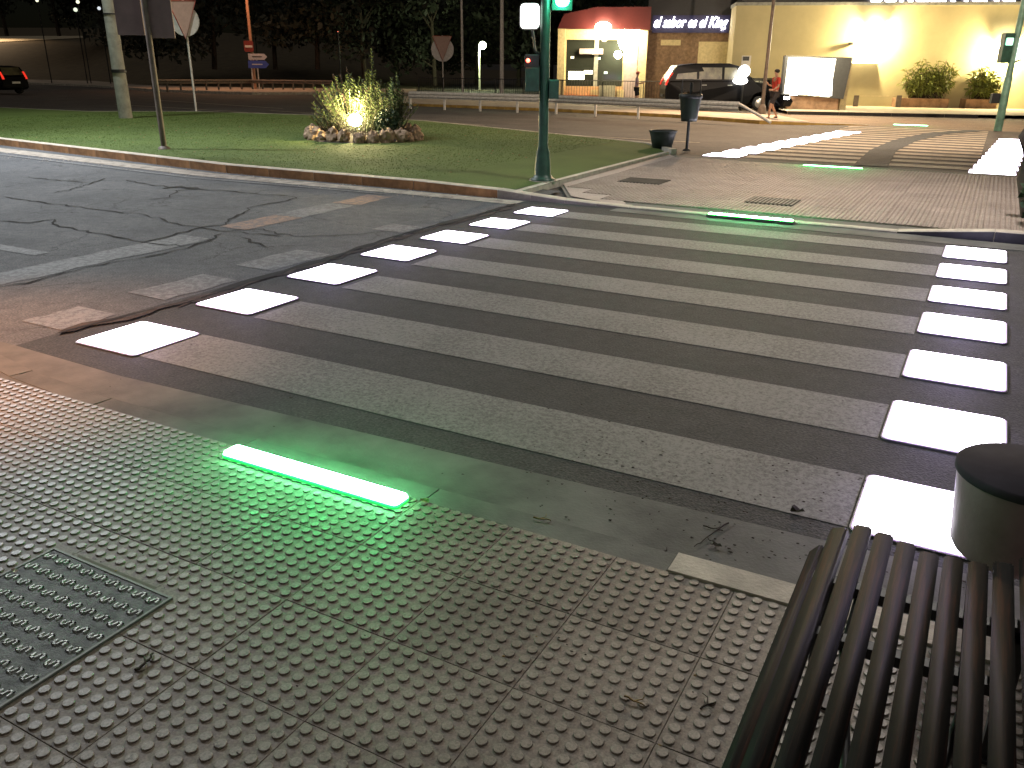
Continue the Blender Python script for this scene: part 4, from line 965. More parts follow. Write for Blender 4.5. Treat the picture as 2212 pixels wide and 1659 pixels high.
# lettering
def text(name, s, size, mt, parent, Mx, shear=0, ext=.03, offs=0, space=1):
    c = bpy.data.curves.new(name, 'FONT'); c.body = s; c.size = size; c.extrude = ext; c.shear = shear; c.offset = offs; c.space_character = space; c.resolution_u = 4
    o = bpy.data.objects.new(name, c); COL.objects.link(o); dg = bpy.context.evaluated_depsgraph_get(); dg.update()
    me = bpy.data.meshes.new_from_object(o.evaluated_get(dg)); bpy.data.objects.remove(o)
    xs = [v.co.x for v in me.vertices]; ys = [v.co.y for v in me.vertices]
    return me, min(xs), max(xs), min(ys), max(ys)
def place_text(name, s, mt, parent, x0, x1, z0, z1, y, **kw):
    me, a, b, c, d = text(name, s, 1, mt, parent, None, **kw)
    for v in me.vertices:
        X = x0+(v.co.x-a)/(b-a)*(x1-x0); Z = z0+(v.co.y-c)/(d-c)*(z1-z0); p = FB@Vector((X, y-v.co.z, Z))-org(parent); v.co = p
    me.update(); return link(name, me, mt, parent)
M['neon'] = emis('white_neon', (.95, .92, 1), 9)
x0, z0 = PB(1412, 66, DB+.3); x1, z1 = PB(1573, 42, DB+.3)
z0 = PB(1490, 66, DB+.3)[1]; z1 = PB(1490, 40, DB+.3)[1]
place_text('lettering', 'el sabor es el King', M['neon'], rest, x0, x1, z0-.02, z1+.1, DB+.33, shear=.35, offs=.012, space=1.0)
mb = MB(); lbox(mb, x0-.1, x1+.1, DB+.26, DB+.27, z0-.12, z1+.18); part('sign_panel', mb, emis('blue_violet_sign_glow', (.10, .07, .5), .05, (.02, .02, .04)), rest)
x0, zb_ = PB(1880, 9.5, -.1); x1, _ = PB(2190, 13, -.1); hL = 1.5
xm1 = x0+(x1-x0)*.62
place_text('lettering', 'BURGER', M['neon'], rest, x0-.0, x0+(x1-x0)*.60, zb_, zb_+hL, -.1, offs=.03)
place_text('lettering', 'KING', M['neon'], rest, x0+(x1-x0)*.655, x1, zb_, zb_+hL, -.1, offs=.03)
# wall floodlights on the cream wall
for (u, v, pw) in ((1893, 60, 1500), (2172, 98, 1600)):
    x, z = PB(u, v, .35)
    mb = MB(); mb.box(x-.30, x+.28, .22, .5, z-.12, z+.12, FB); part('wall_floodlight', mb, emis('wall_flood_lens', (1, .9, .6), 60), rest)
    mb = MB(); mb.box(x-.06, x+.06, .0, .22, z-.05, z+.05, FB); part('lamp_bracket', mb, M['dark'], rest)
    lamp('POINT', FB@Vector((x, .62, z-.45)), pw, (1, .80, .42), .12, parent=rest)
x, z = PB(1893, 100, .3); 
mb = MB(); xx, zz = PB(1839, 94, .1); mb.box(xx-.12, xx+.05, 0, .3, zz-.08, zz+.06, FB); part('security_camera', mb, M['dark'], rest)
mb = MB(); fbox(mb, 1858-22, 133, 1898, 137, .0, .35); part('canopy_strip', mb, emis('lit_edge', (1, .9, .6), 2.5), rest)
mb = MB(); fbox(mb, 1603, 120, 1620, 150, .0, .04); part('notice_plate', mb, M['sign_back'], rest)
mb = MB(); fbox(mb, 1605, 122, 1618, 131, .04, .045); part('notice_print', mb, M['dark'], rest)
# planters and low rail in front of the cream wall
st = mat('planter_stone', (.33, .20, .12), .85, var=.4, scale=3, bump=.5)
mb = MB(); fbox(mb, 1938, 212, 2046, 240, .0, .9)
pl1 = single('stone_planter', mb, st, FB@Vector((PB(1990, 238, .5)[0], .5, 0))); tagm(pl1, 'long stone planter against the cream wall, the wider one nearer the menu board', 'planter')
mb = MB(); fbox(mb, 2088, 214, 2150, 240, .0, .9)
pl2 = single('stone_planter', mb, st, FB@Vector((PB(2120, 238, .5)[0], .5, 0))); tagm(pl2, 'shorter stone planter against the cream wall beside the right signal post', 'planter')
def palmy(u, v0, v1, wpx, seed, label, nst):
    xx, zb = PB(u, v1, .5); _, zt_ = PB(u, v0, .5); x2, _ = PB(u+wpx, v1, .5); wd = abs(x2-xx); r = random.Random(seed); base = FB@Vector((xx, .5, zb))
    t = thing('planter_bush', label, 'bush', base); m1 = MB(); m2 = MB()
    for k in range(nst):
        a = r.uniform(0, 6.283); q = r.random()**.5; top = FB@Vector((xx+wd*q*math.cos(a), .5+.45*q*math.sin(a), zb+(zt_-zb)*r.uniform(.35, 1)*(1-.25*q*q)))
        b0 = base+Vector((r.uniform(-.6, .6)*wd, 0, 0)).xyz; m1.tube([b0, b0.lerp(top, .6)+Vector((0, 0, .12)), top], [.012, .01, .006], 4, False)
        for j in range(12):
            f = .35+.65*j/12; p = b0.lerp(top, f)+Vector((0, 0, .12*math.sin(f*3.14))); d = Vector((r.gauss(0, 1), r.gauss(0, 1), r.uniform(-.9, .6))).normalized(); s = r.uniform(.2, .42); e = d.cross(Vector((0, 0, 1))).normalized()*s*.16
            m2.add([p, p+d*s*.45+e+Vector((0, 0, .02)), p+d*s-Vector((0, 0, s*.25)), p+d*s*.45-e], [(0, 1, 2, 3)])
    part('stem', m1, M['bark'], t)['kind'] = 'stuff'; part('foliage', m2, M['leaf_wall'], t)
palmy(2000, 118, 218, 66, 31, 'large drooping leafy bush in the wider planter against the cream wall', 120)
palmy(2120, 132, 220, 42, 32, 'smaller leafy bush in the shorter planter by the right signal post', 110)
t = thing('low_rail', 'low cream rail on short posts in front of the cream wall, left of the planters', 'rail', FB@Vector((PB(1846, 240, 1.2)[0], 1.2, 0)))
mb = MB(); fbox(mb, 1846, 206, 1940, 209, 1.15, 1.2); part('rail_bar', mb, M['cream'], t)
for u in (1846, 1938): 
    mb = MB(); fbox(mb, u, 206, u+5, 243, 1.14, 1.22); part('post', mb, M['pole_brown'], t)
# forecourt pavement
def fsheet(name, x0, x1, y0, y1, dz, mt):
    P = [FB@Vector(p) for p in ((x0, y0, 0), (x1, y0, 0), (x1, y1, 0), (x0, y1, 0))]; return sheet(name, [(p.x, p.y) for p in P][::1], dz, mt)
xw, _ = PB(1838, 242, 1); 
def kerb_fb(name, pts, wd, mt, par, z=.13): kerb_row(name, [(*(FB@Vector((p[0], p[1], 0))).xy, z) for p in pts], wd, mt, parent=par, length=2.0)
yF = FBi@G(1900, 250); yF = yF.y
M['pale2'] = mat('pale_forecourt_paving', (.50, .42, .30), .85, var=.2, scale=2)
fc = struct(fsheet('forecourt_pavement', PB(1640, 240, 1)[0], 14, 0, yF-.12, .12, M['pale2']))
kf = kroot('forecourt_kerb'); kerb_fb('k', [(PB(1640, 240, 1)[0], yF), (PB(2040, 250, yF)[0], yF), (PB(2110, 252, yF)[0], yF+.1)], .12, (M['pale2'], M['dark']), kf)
M['brown'] = asphalt('forecourt_asphalt', (.16, .12, .09), (.24, .18, .13), crack=.2)
q = [G(1560, 300-24), G(1700, 274), (7.2, 29.0), (14, 30), (30, 42), (20, 60), (-12, 56), (-8, 44), (KY[-1].x+2.5, KY[-1].y+1.6)]
struct(sheet('forecourt', [(KY[-1].x+1.9, KY[-1].y+.4), (.5, 29.0), (7.2, 29.0), (14, 29.5), (30, 42), (24, 58), (-24, 60), (-22, 46), (-3, 35), (-1.5, 31.5)], -.022, M['brown']))
# tall thin pole by the pedestrian
p3 = G(1645, 245, .0)
t = thing('thin_lamp_post', 'tall thin brownish pole between the black car and the man in red', 'street lamp', p3)
mb = MB(); mb.tube([p3, p3+Vector((0, 0, 8))], [.09, .06], 12); mb.tube([p3+Vector((0, 0, 7.9)), p3+Vector((.4, -1.4, 8.2))], .05, 8); mb.lathe([(.2, 0), (.18, .25), (.1, .4)], p3, 10); part('pole', mb, M['pole_brown'], t)
mb = MB(); mb.box(-.15, .15, -.3, .3, 0, .1, Matrix.Translation(p3+Vector((.45, -1.6, 8.25)))); part('lamp_head', mb, M['dark'], t)
lamp('SPOT', p3+Vector((.45, -1.6, 8.2)), 12000, (1, .66, .38), .2, p3+Vector((4, -9, 0)), 140, .8, t)  # warm light added at the unseen pole top to brighten the far crossing
# menu board
mo = G(1765, 242); FM = Matrix(((TB.x, NB.x, 0, mo.x), (TB.y, NB.y, 0, mo.y), (0, 0, 1, mo.z), (0, 0, 0, 1))); FMi = FM.inverted()
def PM(u, v, dep=0):
    d = ray(u, v); o = FM@Vector((0, dep, 0)); n = np.array([NB.x, NB.y, 0]); t_ = ((np.array(o)-CAM)@n)/(d@n); q = FMi@Vector(CAM+t_*d); return (q.x, q.z)
t = thing('menu_board', 'big back-lit poster panel in a dark slanted frame on a low stone base', 'sign', mo)
XZ = Matrix(((1, 0, 0, 0), (0, 0, 1, 0), (0, 1, 0, 0), (0, 0, 0, 1)))
outer = [PM(1688, 204, .3), PM(1822, 214, .3), PM(1842, 124, .3), PM(1697, 120, .3)]
mb = MB(); mb.prism(outer, -.35, .30, FM@XZ); part('frame', mb, mat('menu_frame_grey', (.07, .07, .07), .5), t)
inner = [PM(1693, 202, .3), PM(1792, 210, .3), PM(1806, 127, .3), PM(1703, 124, .3)]
mp_m, tt_, bb_, N_, Lk_ = nodes('backlit_poster')
tc_ = N_('ShaderNodeTexCoord'); nn_ = nz(N_, Lk_, tc_.outputs['Object'], 1.1, 5, .7, .5)
rr_ = ramp(N_, Lk_, nn_.outputs[0], [(.40, (.25, .18, .08)), (.46, (1, .9, .62)), (.55, (1, .97, .88))]); Lk_(rr_.outputs[0], bb_.inputs['Emission Color']); bb_.inputs['Emission Strength'].default_value = 2.2
mb = MB(); mb.prism(inner, .302, .32, FM@XZ); part('poster', mb, mp_m, t)
for (ua, va, ub_, vb_, mm) in ((1704, 126, 1726, 206, 'lit_white'), (1769, 130, 1800, 207, 'lit_white')):
    mb = MB(); mb.prism([PM(ua+2, vb_, .33), PM(ub_-3, vb_, .33), PM(ub_, va+3, .33), PM(ua+4, va+3, .33)], .322, .332, FM@XZ); part('poster_sheet', mb, M['lit_white'], t)
mb = MB(); a = PM(1696, 240, .2); b = PM(1812, 214, .2); mb.box(a[0], b[0], -.3, .2, -.1, b[1]+.1, FM); part('stone_base', mb, st, t)
mb = MB(); a = PM(1812, 240, .1); b = PM(1842, 130, .1); mb.box(a[0], b[0], -.35, .05, -.1, b[1]-.1, FM); part('side_pillar', mb, M['cream'], t)
lamp('POINT', FM@Vector((PM(1750, 165, 2)[0], 1.5, 3.2)), 700, (1, .88, .6), .4, parent=t)  # unseen light added before the board to brighten the cream wall

# ------------------------------------------------------------------ vehicles
M['carpaint'] = mat('black_car_paint', (.004, .004, .005), .35, var=.1, coat=.0, spec=.12)
M['tyre'] = mat('tyre_rubber', (.015, .015, .015), .9); M['alloy'] = mat('alloy_rim', (.5, .5, .5), .3, .9)
M['taillight'] = emis('tail_light', (1, .04, .02), .8, (.3, .02, .02)); M['headlight'] = emis('headlight', (1, .96, .88), 40)
def car(base, ang, label, paintm, Ln=4.7, Wd=1.86, Ht=1.70, tail=5, head=None, name='parked_car', grp=None):
    t = thing(name, label, 'car', base, grp)
    Mx = Matrix.Translation(base)@Matrix.Rotation(ang, 4, 'Z')       # local x forward
    k = Ln/4.7; hk = Ht/1.7; hw = Wd/2
    low = [(-2.32, .42), (-2.34, .75), (-2.28, 1.02), (-2.1, 1.10), (1.15, 1.04), (1.95, .94), (2.28, .80), (2.35, .55), (2.30, .30), (1.9, .24)]
    def arch(cx, r=.39): return [(cx+r*math.cos(a), .32+r*math.sin(a)) for a in [math.pi*i/8 for i in range(9)]]
    outline = low+[(1.92, .24)]+[(x, z) for x, z in arch(1.45)]+[(.95, .22), (-.95, .22)]+arch(-1.42)+[(-2.0, .26)]
    outline = [(x*k, z*hk) for x, z in outline]
    b = bmesh.new(); L0 = []; L1 = []
    for x, z in outline:
        inset = .10*max(0, (abs(x)/k-1.6)/.75)**2+(.05 if z > .9*hk else 0)
        L0.append(b.verts.new((x, -hw+inset, z))); L1.append(b.verts.new((x, hw-inset, z)))
    n = len(outline); f0 = b.faces.new(L0[::-1]); f1 = b.faces.new(L1)
    for i in range(n): b.faces.new((L0[i], L0[(i+1) % n], L1[(i+1) % n], L1[i]))
    bmesh.ops.bevel(b, geom=[e for e in b.edges if abs(e.verts[0].co.y-e.verts[1].co.y) < .06], offset=.035, segments=2, affect='EDGES')
    bmesh.ops.recalc_face_normals(b, faces=b.faces[:]); bmesh.ops.transform(b, matrix=Mx, verts=b.verts[:])
    for v in b.verts: v.co -= base
    me = bpy.data.meshes.new('body'); b.to_mesh(me); b.free(); link('body', me, paintm, t)
    # cabin
    cb = [(-2.24, 1.06, .02), (-1.92, 1.60, .14), (-1.2, 1.68, .2), (.15, 1.69, .2), (.55, 1.60, .17), (1.22, 1.03, .03)]
    cb = [(x*k, z*hk, i_) for x, z, i_ in cb]; mb = MB(); V = [(x, -hw+.06+i_, z) for x, z, i_ in cb]+[(x, hw-.06-i_, z) for x, z, i_ in cb]
    m = len(cb); V = [tuple(Mx@Vector(v)) for v in V]
    mb.add(V, [tuple(range(m)), tuple(range(m, 2*m))[::-1]]+[(i, m+i, m+(i+1) % m, (i+1) % m) for i in range(m)]); part('cabin', mb, paintm, t)
    for sd in (-1, 1):
        for (xa, xb, xc, xd) in ((-1.95, -1.80, -1.12, -1.12), (-1.02, -1.02, -.12, -.12), (-.02, -.02, .42, .92)):
            mb = MB(); zlo, zhi = 1.12*hk, 1.54*hk
            def sp(x, z): fz = (z-1.06*hk)/(.62*hk); return Mx@Vector((x*k, sd*(hw-.06-.02-.17*fz+.012), z))
            q = [sp(xa, zlo), sp(xb, zhi), sp(xc, zhi), sp(xd, zlo)]
            mb.add([tuple(p) for p in q], [(0, 1, 2, 3)]); part('side_window', mb, M['car_glass'], t)
    mb = MB(); q = [Mx@Vector(v) for v in ((-2.21*k, -hw+.25, 1.12*hk), (-2.21*k, hw-.25, 1.12*hk), (-1.95*k, hw-.35, 1.56*hk), (-1.95*k, -hw+.35, 1.56*hk))]
    nb = Mx.to_3x3()@Vector((-.03, 0, .02)); mb.add([tuple(p+nb) for p in q], [(0, 1, 2, 3)]); part('rear_window', mb, M['car_glass'], t)
    mb = MB(); q = [Mx@Vector(v) for v in ((1.20*k, -hw+.2, 1.06*hk), (1.20*k, hw-.2, 1.06*hk), (.60*k, hw-.32, 1.57*hk), (.60*k, -hw+.32, 1.57*hk))]
    nb = Mx.to_3x3()@Vector((.03, 0, .02)); mb.add([tuple(p+nb) for p in q], [(0, 1, 2, 3)]); part('windscreen', mb, M['car_glass'], t)
    for cx in (1.45*k, -1.42*k):
        for sd in (-1, 1):
            Mw = Mx@Matrix.Translation((cx, sd*(hw-.13), .33))@Matrix.Rotation(R(90), 4, 'X')
            w_ = MB(); w_.lathe([(.0, -.11), (.30, -.11), (.335, -.08), (.335, .08), (.30, .11), (.0, .11)], (0, 0, 0), 20); w_.v = [tuple(Mw@Vector(v)) for v in w_.v]; wh = part('wheel', w_, M['tyre'], t)
            w_ = MB(); w_.lathe([(0, .125), (.2, .122), (.215, .112)], (0, 0, 0), 14); w_.lathe([(0, -.125), (.2, -.122), (.215, -.112)], (0, 0, 0), 14); w_.v = [tuple(Mw@Vector(v)) for v in w_.v]; part('rim', w_, M['alloy'], wh)
    for sd in (-1, 1):
        mb = MB(); mb.prism([(-2.36*k, .90*hk), (-2.28*k, .90*hk), (-2.20*k, 1.10*hk), (-2.05*k, 1.34*hk), (-2.13*k, 1.34*hk), (-2.30*k, 1.06*hk)], sd*(hw-.17)-.05, sd*(hw-.17)+.05, Mx@XZ); part('tail_light', mb, M['taillight'] if tail else M['red'], t)
        mb = MB(); mb.box(2.12*k, 2.33*k, sd*(hw-.30)-.14, sd*(hw-.30)+.14, .66*hk, .80*hk, Mx); part('headlight', mb, M['headlight'] if head else M['alloy'], t)
        mb = MB(); mb.box(.85*k, 1.02*k, sd*(hw+.08)-.09, sd*(hw+.08)+.09, 1.08*hk, 1.20*hk, Mx); part('mirror', mb, paintm, t)
        mb = MB(); mb.box(-.9*k, -.72*k, sd*(hw-.005)-.015, sd*(hw-.005)+.015, .9*hk, .925*hk, Mx); mb.box(.12*k, .3*k, sd*(hw-.005)-.015, sd*(hw-.005)+.015, .9*hk, .925*hk, Mx); part('door_handle', mb, M['alloy'], t)
    mb = MB(); mb.box(-2.37*k, -2.34*k, -.26, .26, .60, .71, Mx); part('number_plate', mb, M['lit_dim'], t)
    return t
M['car_glass'] = mat('car_window_glass', (.07, .065, .035), .3, var=.95, scale=2.0, spec=.9)  # patchy yellowish tone imitates light glimpsed through the windows
M['lit_dim'] = mat('plate_white', (.6, .6, .58), .5)
s0 = Vector(CAM)+Vector(ray(1528, 119))*0
fd = Vector(ray(1552, 226)); fd.z = 0; fd = fd.normalized()*45; s0 = Vector((CAM[0]+fd.x, CAM[1]+fd.y, zg(CAM[1]+fd.y)))
def at(u, v, dist, onground=True):
    f = Vector(ray(u, v)); L_ = Vector((f.x, f.y, 0)).length; p = Vector(CAM)+f*(dist/L_)
    if onground: p.z = zg(p.y)
    return p
car(s0, TA+R(8), 'black parked estate car with a red tail light in front of the stone-clad wall', M['carpaint'], Ln=5.7, Ht=2.15)
s1 = at(1664, 222, 46)
car(s1, TA-R(62), 'dark car with glaring headlights partly hidden behind the man in red', M['carpaint'], Ln=4.2, Ht=1.5, tail=0, head=1)
c1 = at(-22, 178, 62)
car(c1, TA+R(165), 'dark car with red brake lights driving off at the left edge of the photo', M['carpaint'], Ln=4.5, Ht=1.6, name='moving_car')
# glaring headlights globe seen over the black car's bonnet
hb = at(1607, 158, 44)
t = thing('bright_lamp', 'round glaring white lamp showing over the bonnet of the black car', 'lamp', hb)
zz = at(1607, 154, 44, False).z
mb = MB(); mb.tube([hb, Vector((hb.x, hb.y, zz-.2))], .05, 8); part('post', mb, M['dark'], t)
mb = MB(); mb.ball((hb.x, hb.y, zz), .28, 16, 10); mb.ball(Vector((hb.x, hb.y, zz-.42))-TV*.14, .22, 16, 10, (1.6, 1, .8)); part('globe', mb, emis('globe_lamp', (1, .97, .9), 12), t)

# ------------------------------------------------------------------ people
def skin(name, verts, edges, radii, mt, parent, root=0, sub=2):
    me = bpy.data.meshes.new(name); me.from_pydata(verts, edges, []); o = bpy.data.objects.new(name, me); COL.objects.link(o)
    md = o.modifiers.new('s', 'SKIN'); md.use_smooth_shade = True
    for i, r in enumerate(radii):
        rr2 = r if isinstance(r, tuple) else (r, r); me.skin_vertices[0].data[i].radius = rr2; me.skin_vertices[0].data[i].use_root = (i == root)
    sb = o.modifiers.new('u', 'SUBSURF'); sb.levels = sub; sb.render_levels = sub
    dg = bpy.context.evaluated_depsgraph_get(); dg.update(); m2 = bpy.data.meshes.new_from_object(o.evaluated_get(dg)); bpy.data.objects.remove(o)
    for p in m2.polygons: p.use_smooth = True
    m2.materials.clear(); return link(name, m2, mt, parent)
def person(base, face, hgt, label, skinm, shirtm, shortm, hairm, shoem, pose, cap=None, bag=None):
    t = thing('person', label, 'person', base); t.rotation_euler.z = face; k = hgt/1.75; t.scale = (k, k, k)
    # local: +y is where the person faces
    J = dict(pel=(0, 0, .95), sp=(0, .0, 1.12), ch=(0, .0, 1.32), nk=(0, .0, 1.49), hb=(0, .015, 1.57), hd=(0, .03, 1.66), tp=(0, .01, 1.72),
             ls=(-.17, 0, 1.42), rs=(.17, 0, 1.42), lh=(-.09, 0, .90), rh=(.09, 0, .90))
    J.update(pose)
    names = ['pel', 'sp', 'ch', 'nk', 'hb', 'hd', 'tp', 'ls', 'le', 'lw', 'lp', 'rs', 're', 'rw', 'rp', 'lh', 'lk', 'la', 'lt', 'rh', 'rk', 'ra', 'rt']
    rad = dict(pel=(.135, .10), sp=(.125, .09), ch=(.15, .10), nk=.05, hb=.065, hd=(.078, .095), tp=.055, ls=.058, le=.042, lw=.028, lp=(.035, .018), rs=.058, re=.042, rw=.028, rp=(.035, .018),
               lh=.085, lk=.056, la=.037, lt=.032, rh=.085, rk=.056, ra=.037, rt=.032)
    E_ = [('pel', 'sp'), ('sp', 'ch'), ('ch', 'nk'), ('nk', 'hb'), ('hb', 'hd'), ('hd', 'tp'), ('ch', 'ls'), ('ls', 'le'), ('le', 'lw'), ('lw', 'lp'), ('ch', 'rs'), ('rs', 're'), ('re', 'rw'), ('rw', 'rp'),
          ('pel', 'lh'), ('lh', 'lk'), ('lk', 'la'), ('la', 'lt'), ('pel', 'rh'), ('rh', 'rk'), ('rk', 'ra'), ('ra', 'rt')]
    V = [J[n] for n in names]; RD = [rad[n] for n in names]; ix = {n: i for i, n in enumerate(names)}; EE = [(ix[a], ix[b]) for a, b in E_]
    # nose, ears
    for q, r_ in (((0, .118, 1.645), .014),): V.append(q); RD.append(r_); EE.append((ix['hd'], len(V)-1))
    # fingers and thumb
    for s in ('l', 'r'):
        w_, p_ = Vector(J[s+'w']), Vector(J[s+'p']); d = (p_-w_).normalized(); sd = d.cross(Vector((0, 1, .1))).normalized()
        for q in range(4):
            b0 = p_+sd*(q-1.5)*.019+d*.02; V.append(tuple(b0)); RD.append(.0095); EE.append((ix[s+'p'], len(V)-1))
            tip = b0+d*(.055, .065, .06, .045)[q]+Vector((0, .012, 0)); V.append(tuple(tip)); RD.append(.0075); EE.append((len(V)-2, len(V)-1))
        th = w_.lerp(p_, .5)+sd*-.045+Vector((0, .02, 0)); V.append(tuple(th)); RD.append(.010); EE.append((ix[s+'p'], len(V)-1))
    skin('body', V, EE, RD, skinm, t)
    def mid(a, b, f): return tuple(Vector(J[a]).lerp(Vector(J[b]), f))
    # shirt
    SV = [J['pel'][:2]+(J['pel'][2]+.02,), J['sp'], J['ch'], mid('ch', 'nk', .75), J['ls'], mid('ls', 'le', .8), J['rs'], mid('rs', 're', .8)]
    skin('shirt', SV, [(0, 1), (1, 2), (2, 3), (2, 4), (4, 5), (2, 6), (6, 7)], [(.155, .12), (.15, .115), (.172, .122), (.075, .07), .075, .062, .075, .062], shirtm, t)
    PV = [J['pel'], J['lh'], mid('lh', 'lk', .45), mid('lh', 'lk', .92), J['rh'], mid('rh', 'rk', .45), mid('rh', 'rk', .92)]
    skin('shorts', PV, [(0, 1), (1, 2), (2, 3), (0, 4), (4, 5), (5, 6)], [(.15, .12), .105, .095, .088, .105, .095, .088], shortm, t)
    for s in ('l', 'r'):
        a, b = Vector(J[s+'a']), Vector(J[s+'t']); skin('shoe', [tuple(a+Vector((0, -.05, -.035))), tuple(a.lerp(b, .5)+Vector((0, 0, -.012))), tuple(b)], [(0, 1), (1, 2)], [(.042, .04), (.045, .038), (.042, .03)], shoem, t)
    hd = Vector(J['hd']); mb = MB(); mb.ball(hd+Vector((0, -.018, .035)), .095, 16, 10, (.92, 1.05, .85)); me = mb.mesh('hair'); link('hair', me, hairm, t)
    if cap:
        mb = MB(); mb.ball(hd+Vector((0, -.01, .055)), .102, 16, 10, (.95, 1.05, .7)); mb.box(-.06, .06, .07, .19, hd.z+.045, hd.z+.06); link('cap', mb.mesh('cap'), cap, t)
    return t
SK = mat('skin_tone', (.42, .24, .16), .6, var=.1); SK2 = mat('pale_skin_tone', (.55, .34, .25), .6, var=.1)
m1p = G(1668, 258, .04)
person(m1p, math.atan2(TV.y, TV.x)+R(90)+R(15), 1.76, 'man in a bright red polo shirt and dark shorts walking beside the thin pole', SK, mat('red_polo', (.55, .055, .035), .85), mat('dark_shorts', (.035, .032, .035), .9), mat('dark_hair', (.02, .015, .012), .8), mat('dark_shoes', (.03, .02, .02), .6),
       dict(le=(-.23, .03, 1.17), lw=(-.20, .22, 1.05), lp=(-.19, .29, 1.05), re=(.22, -.02, 1.15), rw=(.18, .20, 1.22), rp=(.16, .26, 1.28), lk=(-.10, .20, .52), la=(-.10, .22, .09), lt=(-.10, .36, .04), rk=(.09, .02, .50), ra=(.09, -.22, .12), rt=(.09, -.10, .045)))
m2p = at(1374, 212, 47); 
hgt2 = H(1374, 150, m2p).z-m2p.z
person(m2p, math.atan2(TV.y, TV.x)-R(90)-R(10), min(1.7, hgt2), 'person in a pink cap, lilac shirt and black shorts outside the restaurant window', SK2, mat('lilac_shirt', (.45, .33, .42), .85), mat('black_shorts', (.015, .015, .02), .9), mat('brown_hair', (.12, .06, .03), .8), mat('pale_shoes', (.4, .3, .3), .6),
       dict(le=(-.22, .04, 1.16), lw=(-.16, .25, 1.18), lp=(-.13, .33, 1.2), re=(.22, .04, 1.16), rw=(.16, .25, 1.2), rp=(.13, .33, 1.22), lk=(-.10, .12, .52), la=(-.10, .02, .10), lt=(-.10, .15, .04), rk=(.09, .02, .50), ra=(.09, -.06, .10), rt=(.09, .07, .04)), cap=mat('pink_cap', (.6, .15, .15), .8))

# ------------------------------------------------------------------ posts, lamps and signs across the far road
def plainpole(u, v, r0, label, hgt=10, mt='steel'):
    p = G(u, v, -.02); t = thing('street_lamp', label, 'street lamp', p)
    mb = MB(); mb.tube([p, p+Vector((0, 0, hgt))], [r0, r0*.65], 12); part('pole', mb, M[mt], t)
    mb = MB(); mb.tube([p+Vector((0, 0, hgt-.05)), p+Vector((0, -.9, hgt+.35)), p+Vector((.3, -1.8, hgt+.4))], .05, 8); part('arm', mb, M[mt], t)
    mb = MB(); mb.box(-.15, .15, -.35, .35, -.05, .07, Matrix.Translation(p+Vector((.3, -2, hgt+.4)))); part('lamp_head', mb, M['dark'], t); return t, p
plainpole(1000, 206, .10, 'slim grey lamp post behind the guardrail, next to the round sign')
plainpole(1084, 211, .15, 'thicker pale lamp post behind the guardrail, nearest the green signal post')
lp = G(1036, 194); t = thing('park_lantern', 'short lantern post with a glowing greenish-white lamp, in the dark field behind the railing', 'street lamp', lp)
hz = H(1043, 98, lp).z-lp.z; s_l = (lp-Vector(CAM)).length/1888
mb = MB(); mb.tube([lp, lp+Vector((0, 0, hz)), lp+TV*(5*s_l)+Vector((0, 0, hz+.1))], .08, 8); part('post', mb, emis('post_lamplight_glow', (.85, .95, .5), .25, (.5, .5, .4)), t)  # whole post emits faintly, imitating lamplight on it
mb = MB(); mb.ball(lp+TV*(7*s_l)+Vector((0, 0, hz)), 8*s_l, 14, 9); part('globe', mb, emis('greenish_globe', (.85, 1, .62), 10), t)
lamp('POINT', lp+TV*(7*s_l)+Vector((0, -.6, hz-.6)), 900, (.85, 1, .55), .3, parent=t)
ob = G(552, 195); t = thing('street_lamp', 'tall orange-lit pole above the blue and white arrow signs', 'street lamp', ob)
mb = MB(); mb.tube([ob, ob+Vector((0, 0, 11))], [.14, .10], 12); part('pole', mb, M['pole_orange'], t)
mb = MB(); mb.tube([ob+Vector((0, 0, 11)), ob+Vector((1.0, -1.6, 11.4))], .06, 8); part('arm', mb, M['pole_orange'], t)
mb = MB(); mb.box(-.2, .2, -.4, .4, -.06, .1, Matrix.Translation(ob+Vector((1.1, -1.8, 11.4)))); part('lamp_head', mb, M['dark'], t)
lamp('SPOT', ob+Vector((1.1, -1.8, 11.2)), 2600, SOD, .3, ob+Vector((4, -2, 0)), 140, .8, t)  # orange light assumed at the unseen pole top
FO = frameM(ob)
def onO(u, v): p = H(u, v, ob); return (p-ob).dot(TV), p.z-ob.z
t = thing('direction_sign', 'white arrow plate above a blue arrow plate pointing right, under the orange pole', 'sign', ob+TV*.5-NV*.0)
for (va, vb, ua, ub_, mm, nm) in ((116, 129, 539, 578, mat('white_arrow_plate', (.55, .55, .62), .5), 'white_arrow'), (131, 147, 539, 582, mat('blue_arrow_plate', (.06, .10, .45), .5), 'blue_arrow')):
    a = onO(ua, vb); b_ = onO(ub_, va); h_ = b_[1]-a[1]
    P = [(a[0], a[1]), (b_[0]-h_*.5, a[1]), (b_[0], a[1]+h_/2), (b_[0]-h_*.5, b_[1]), (a[0], b_[1])]
    mb = MB(); mb.prism(P, .22, .26, FO@XZ); part(nm, mb, mm, t)
    mb = MB(); mb.prism([(a[0]+.3, a[1]+h_*.42), (b_[0]-h_*.9, a[1]+h_*.42), (b_[0]-h_*.9, a[1]+h_*.58), (a[0]+.3, a[1]+h_*.58)], .262, .27, FO@XZ); part('text_line', mb, M['dark'] if nm == 'white_arrow' else mat('pale_line', (.5, .52, .6), .5), t)
mb = MB(); a = onO(545, 195); 
for u in (547, 560): x_ = onO(u, 170)[0]; mb.box(x_-.04, x_+.04, .12, .2, 0, onO(545, 118)[1], FO)
part('post', mb, M['steel'], t)
a = onO(530, 112); b_ = onO(548, 88)
t = thing('no_entry_sign', 'small dark red sign with a white bar beside the orange pole', 'sign', ob-TV*.4)
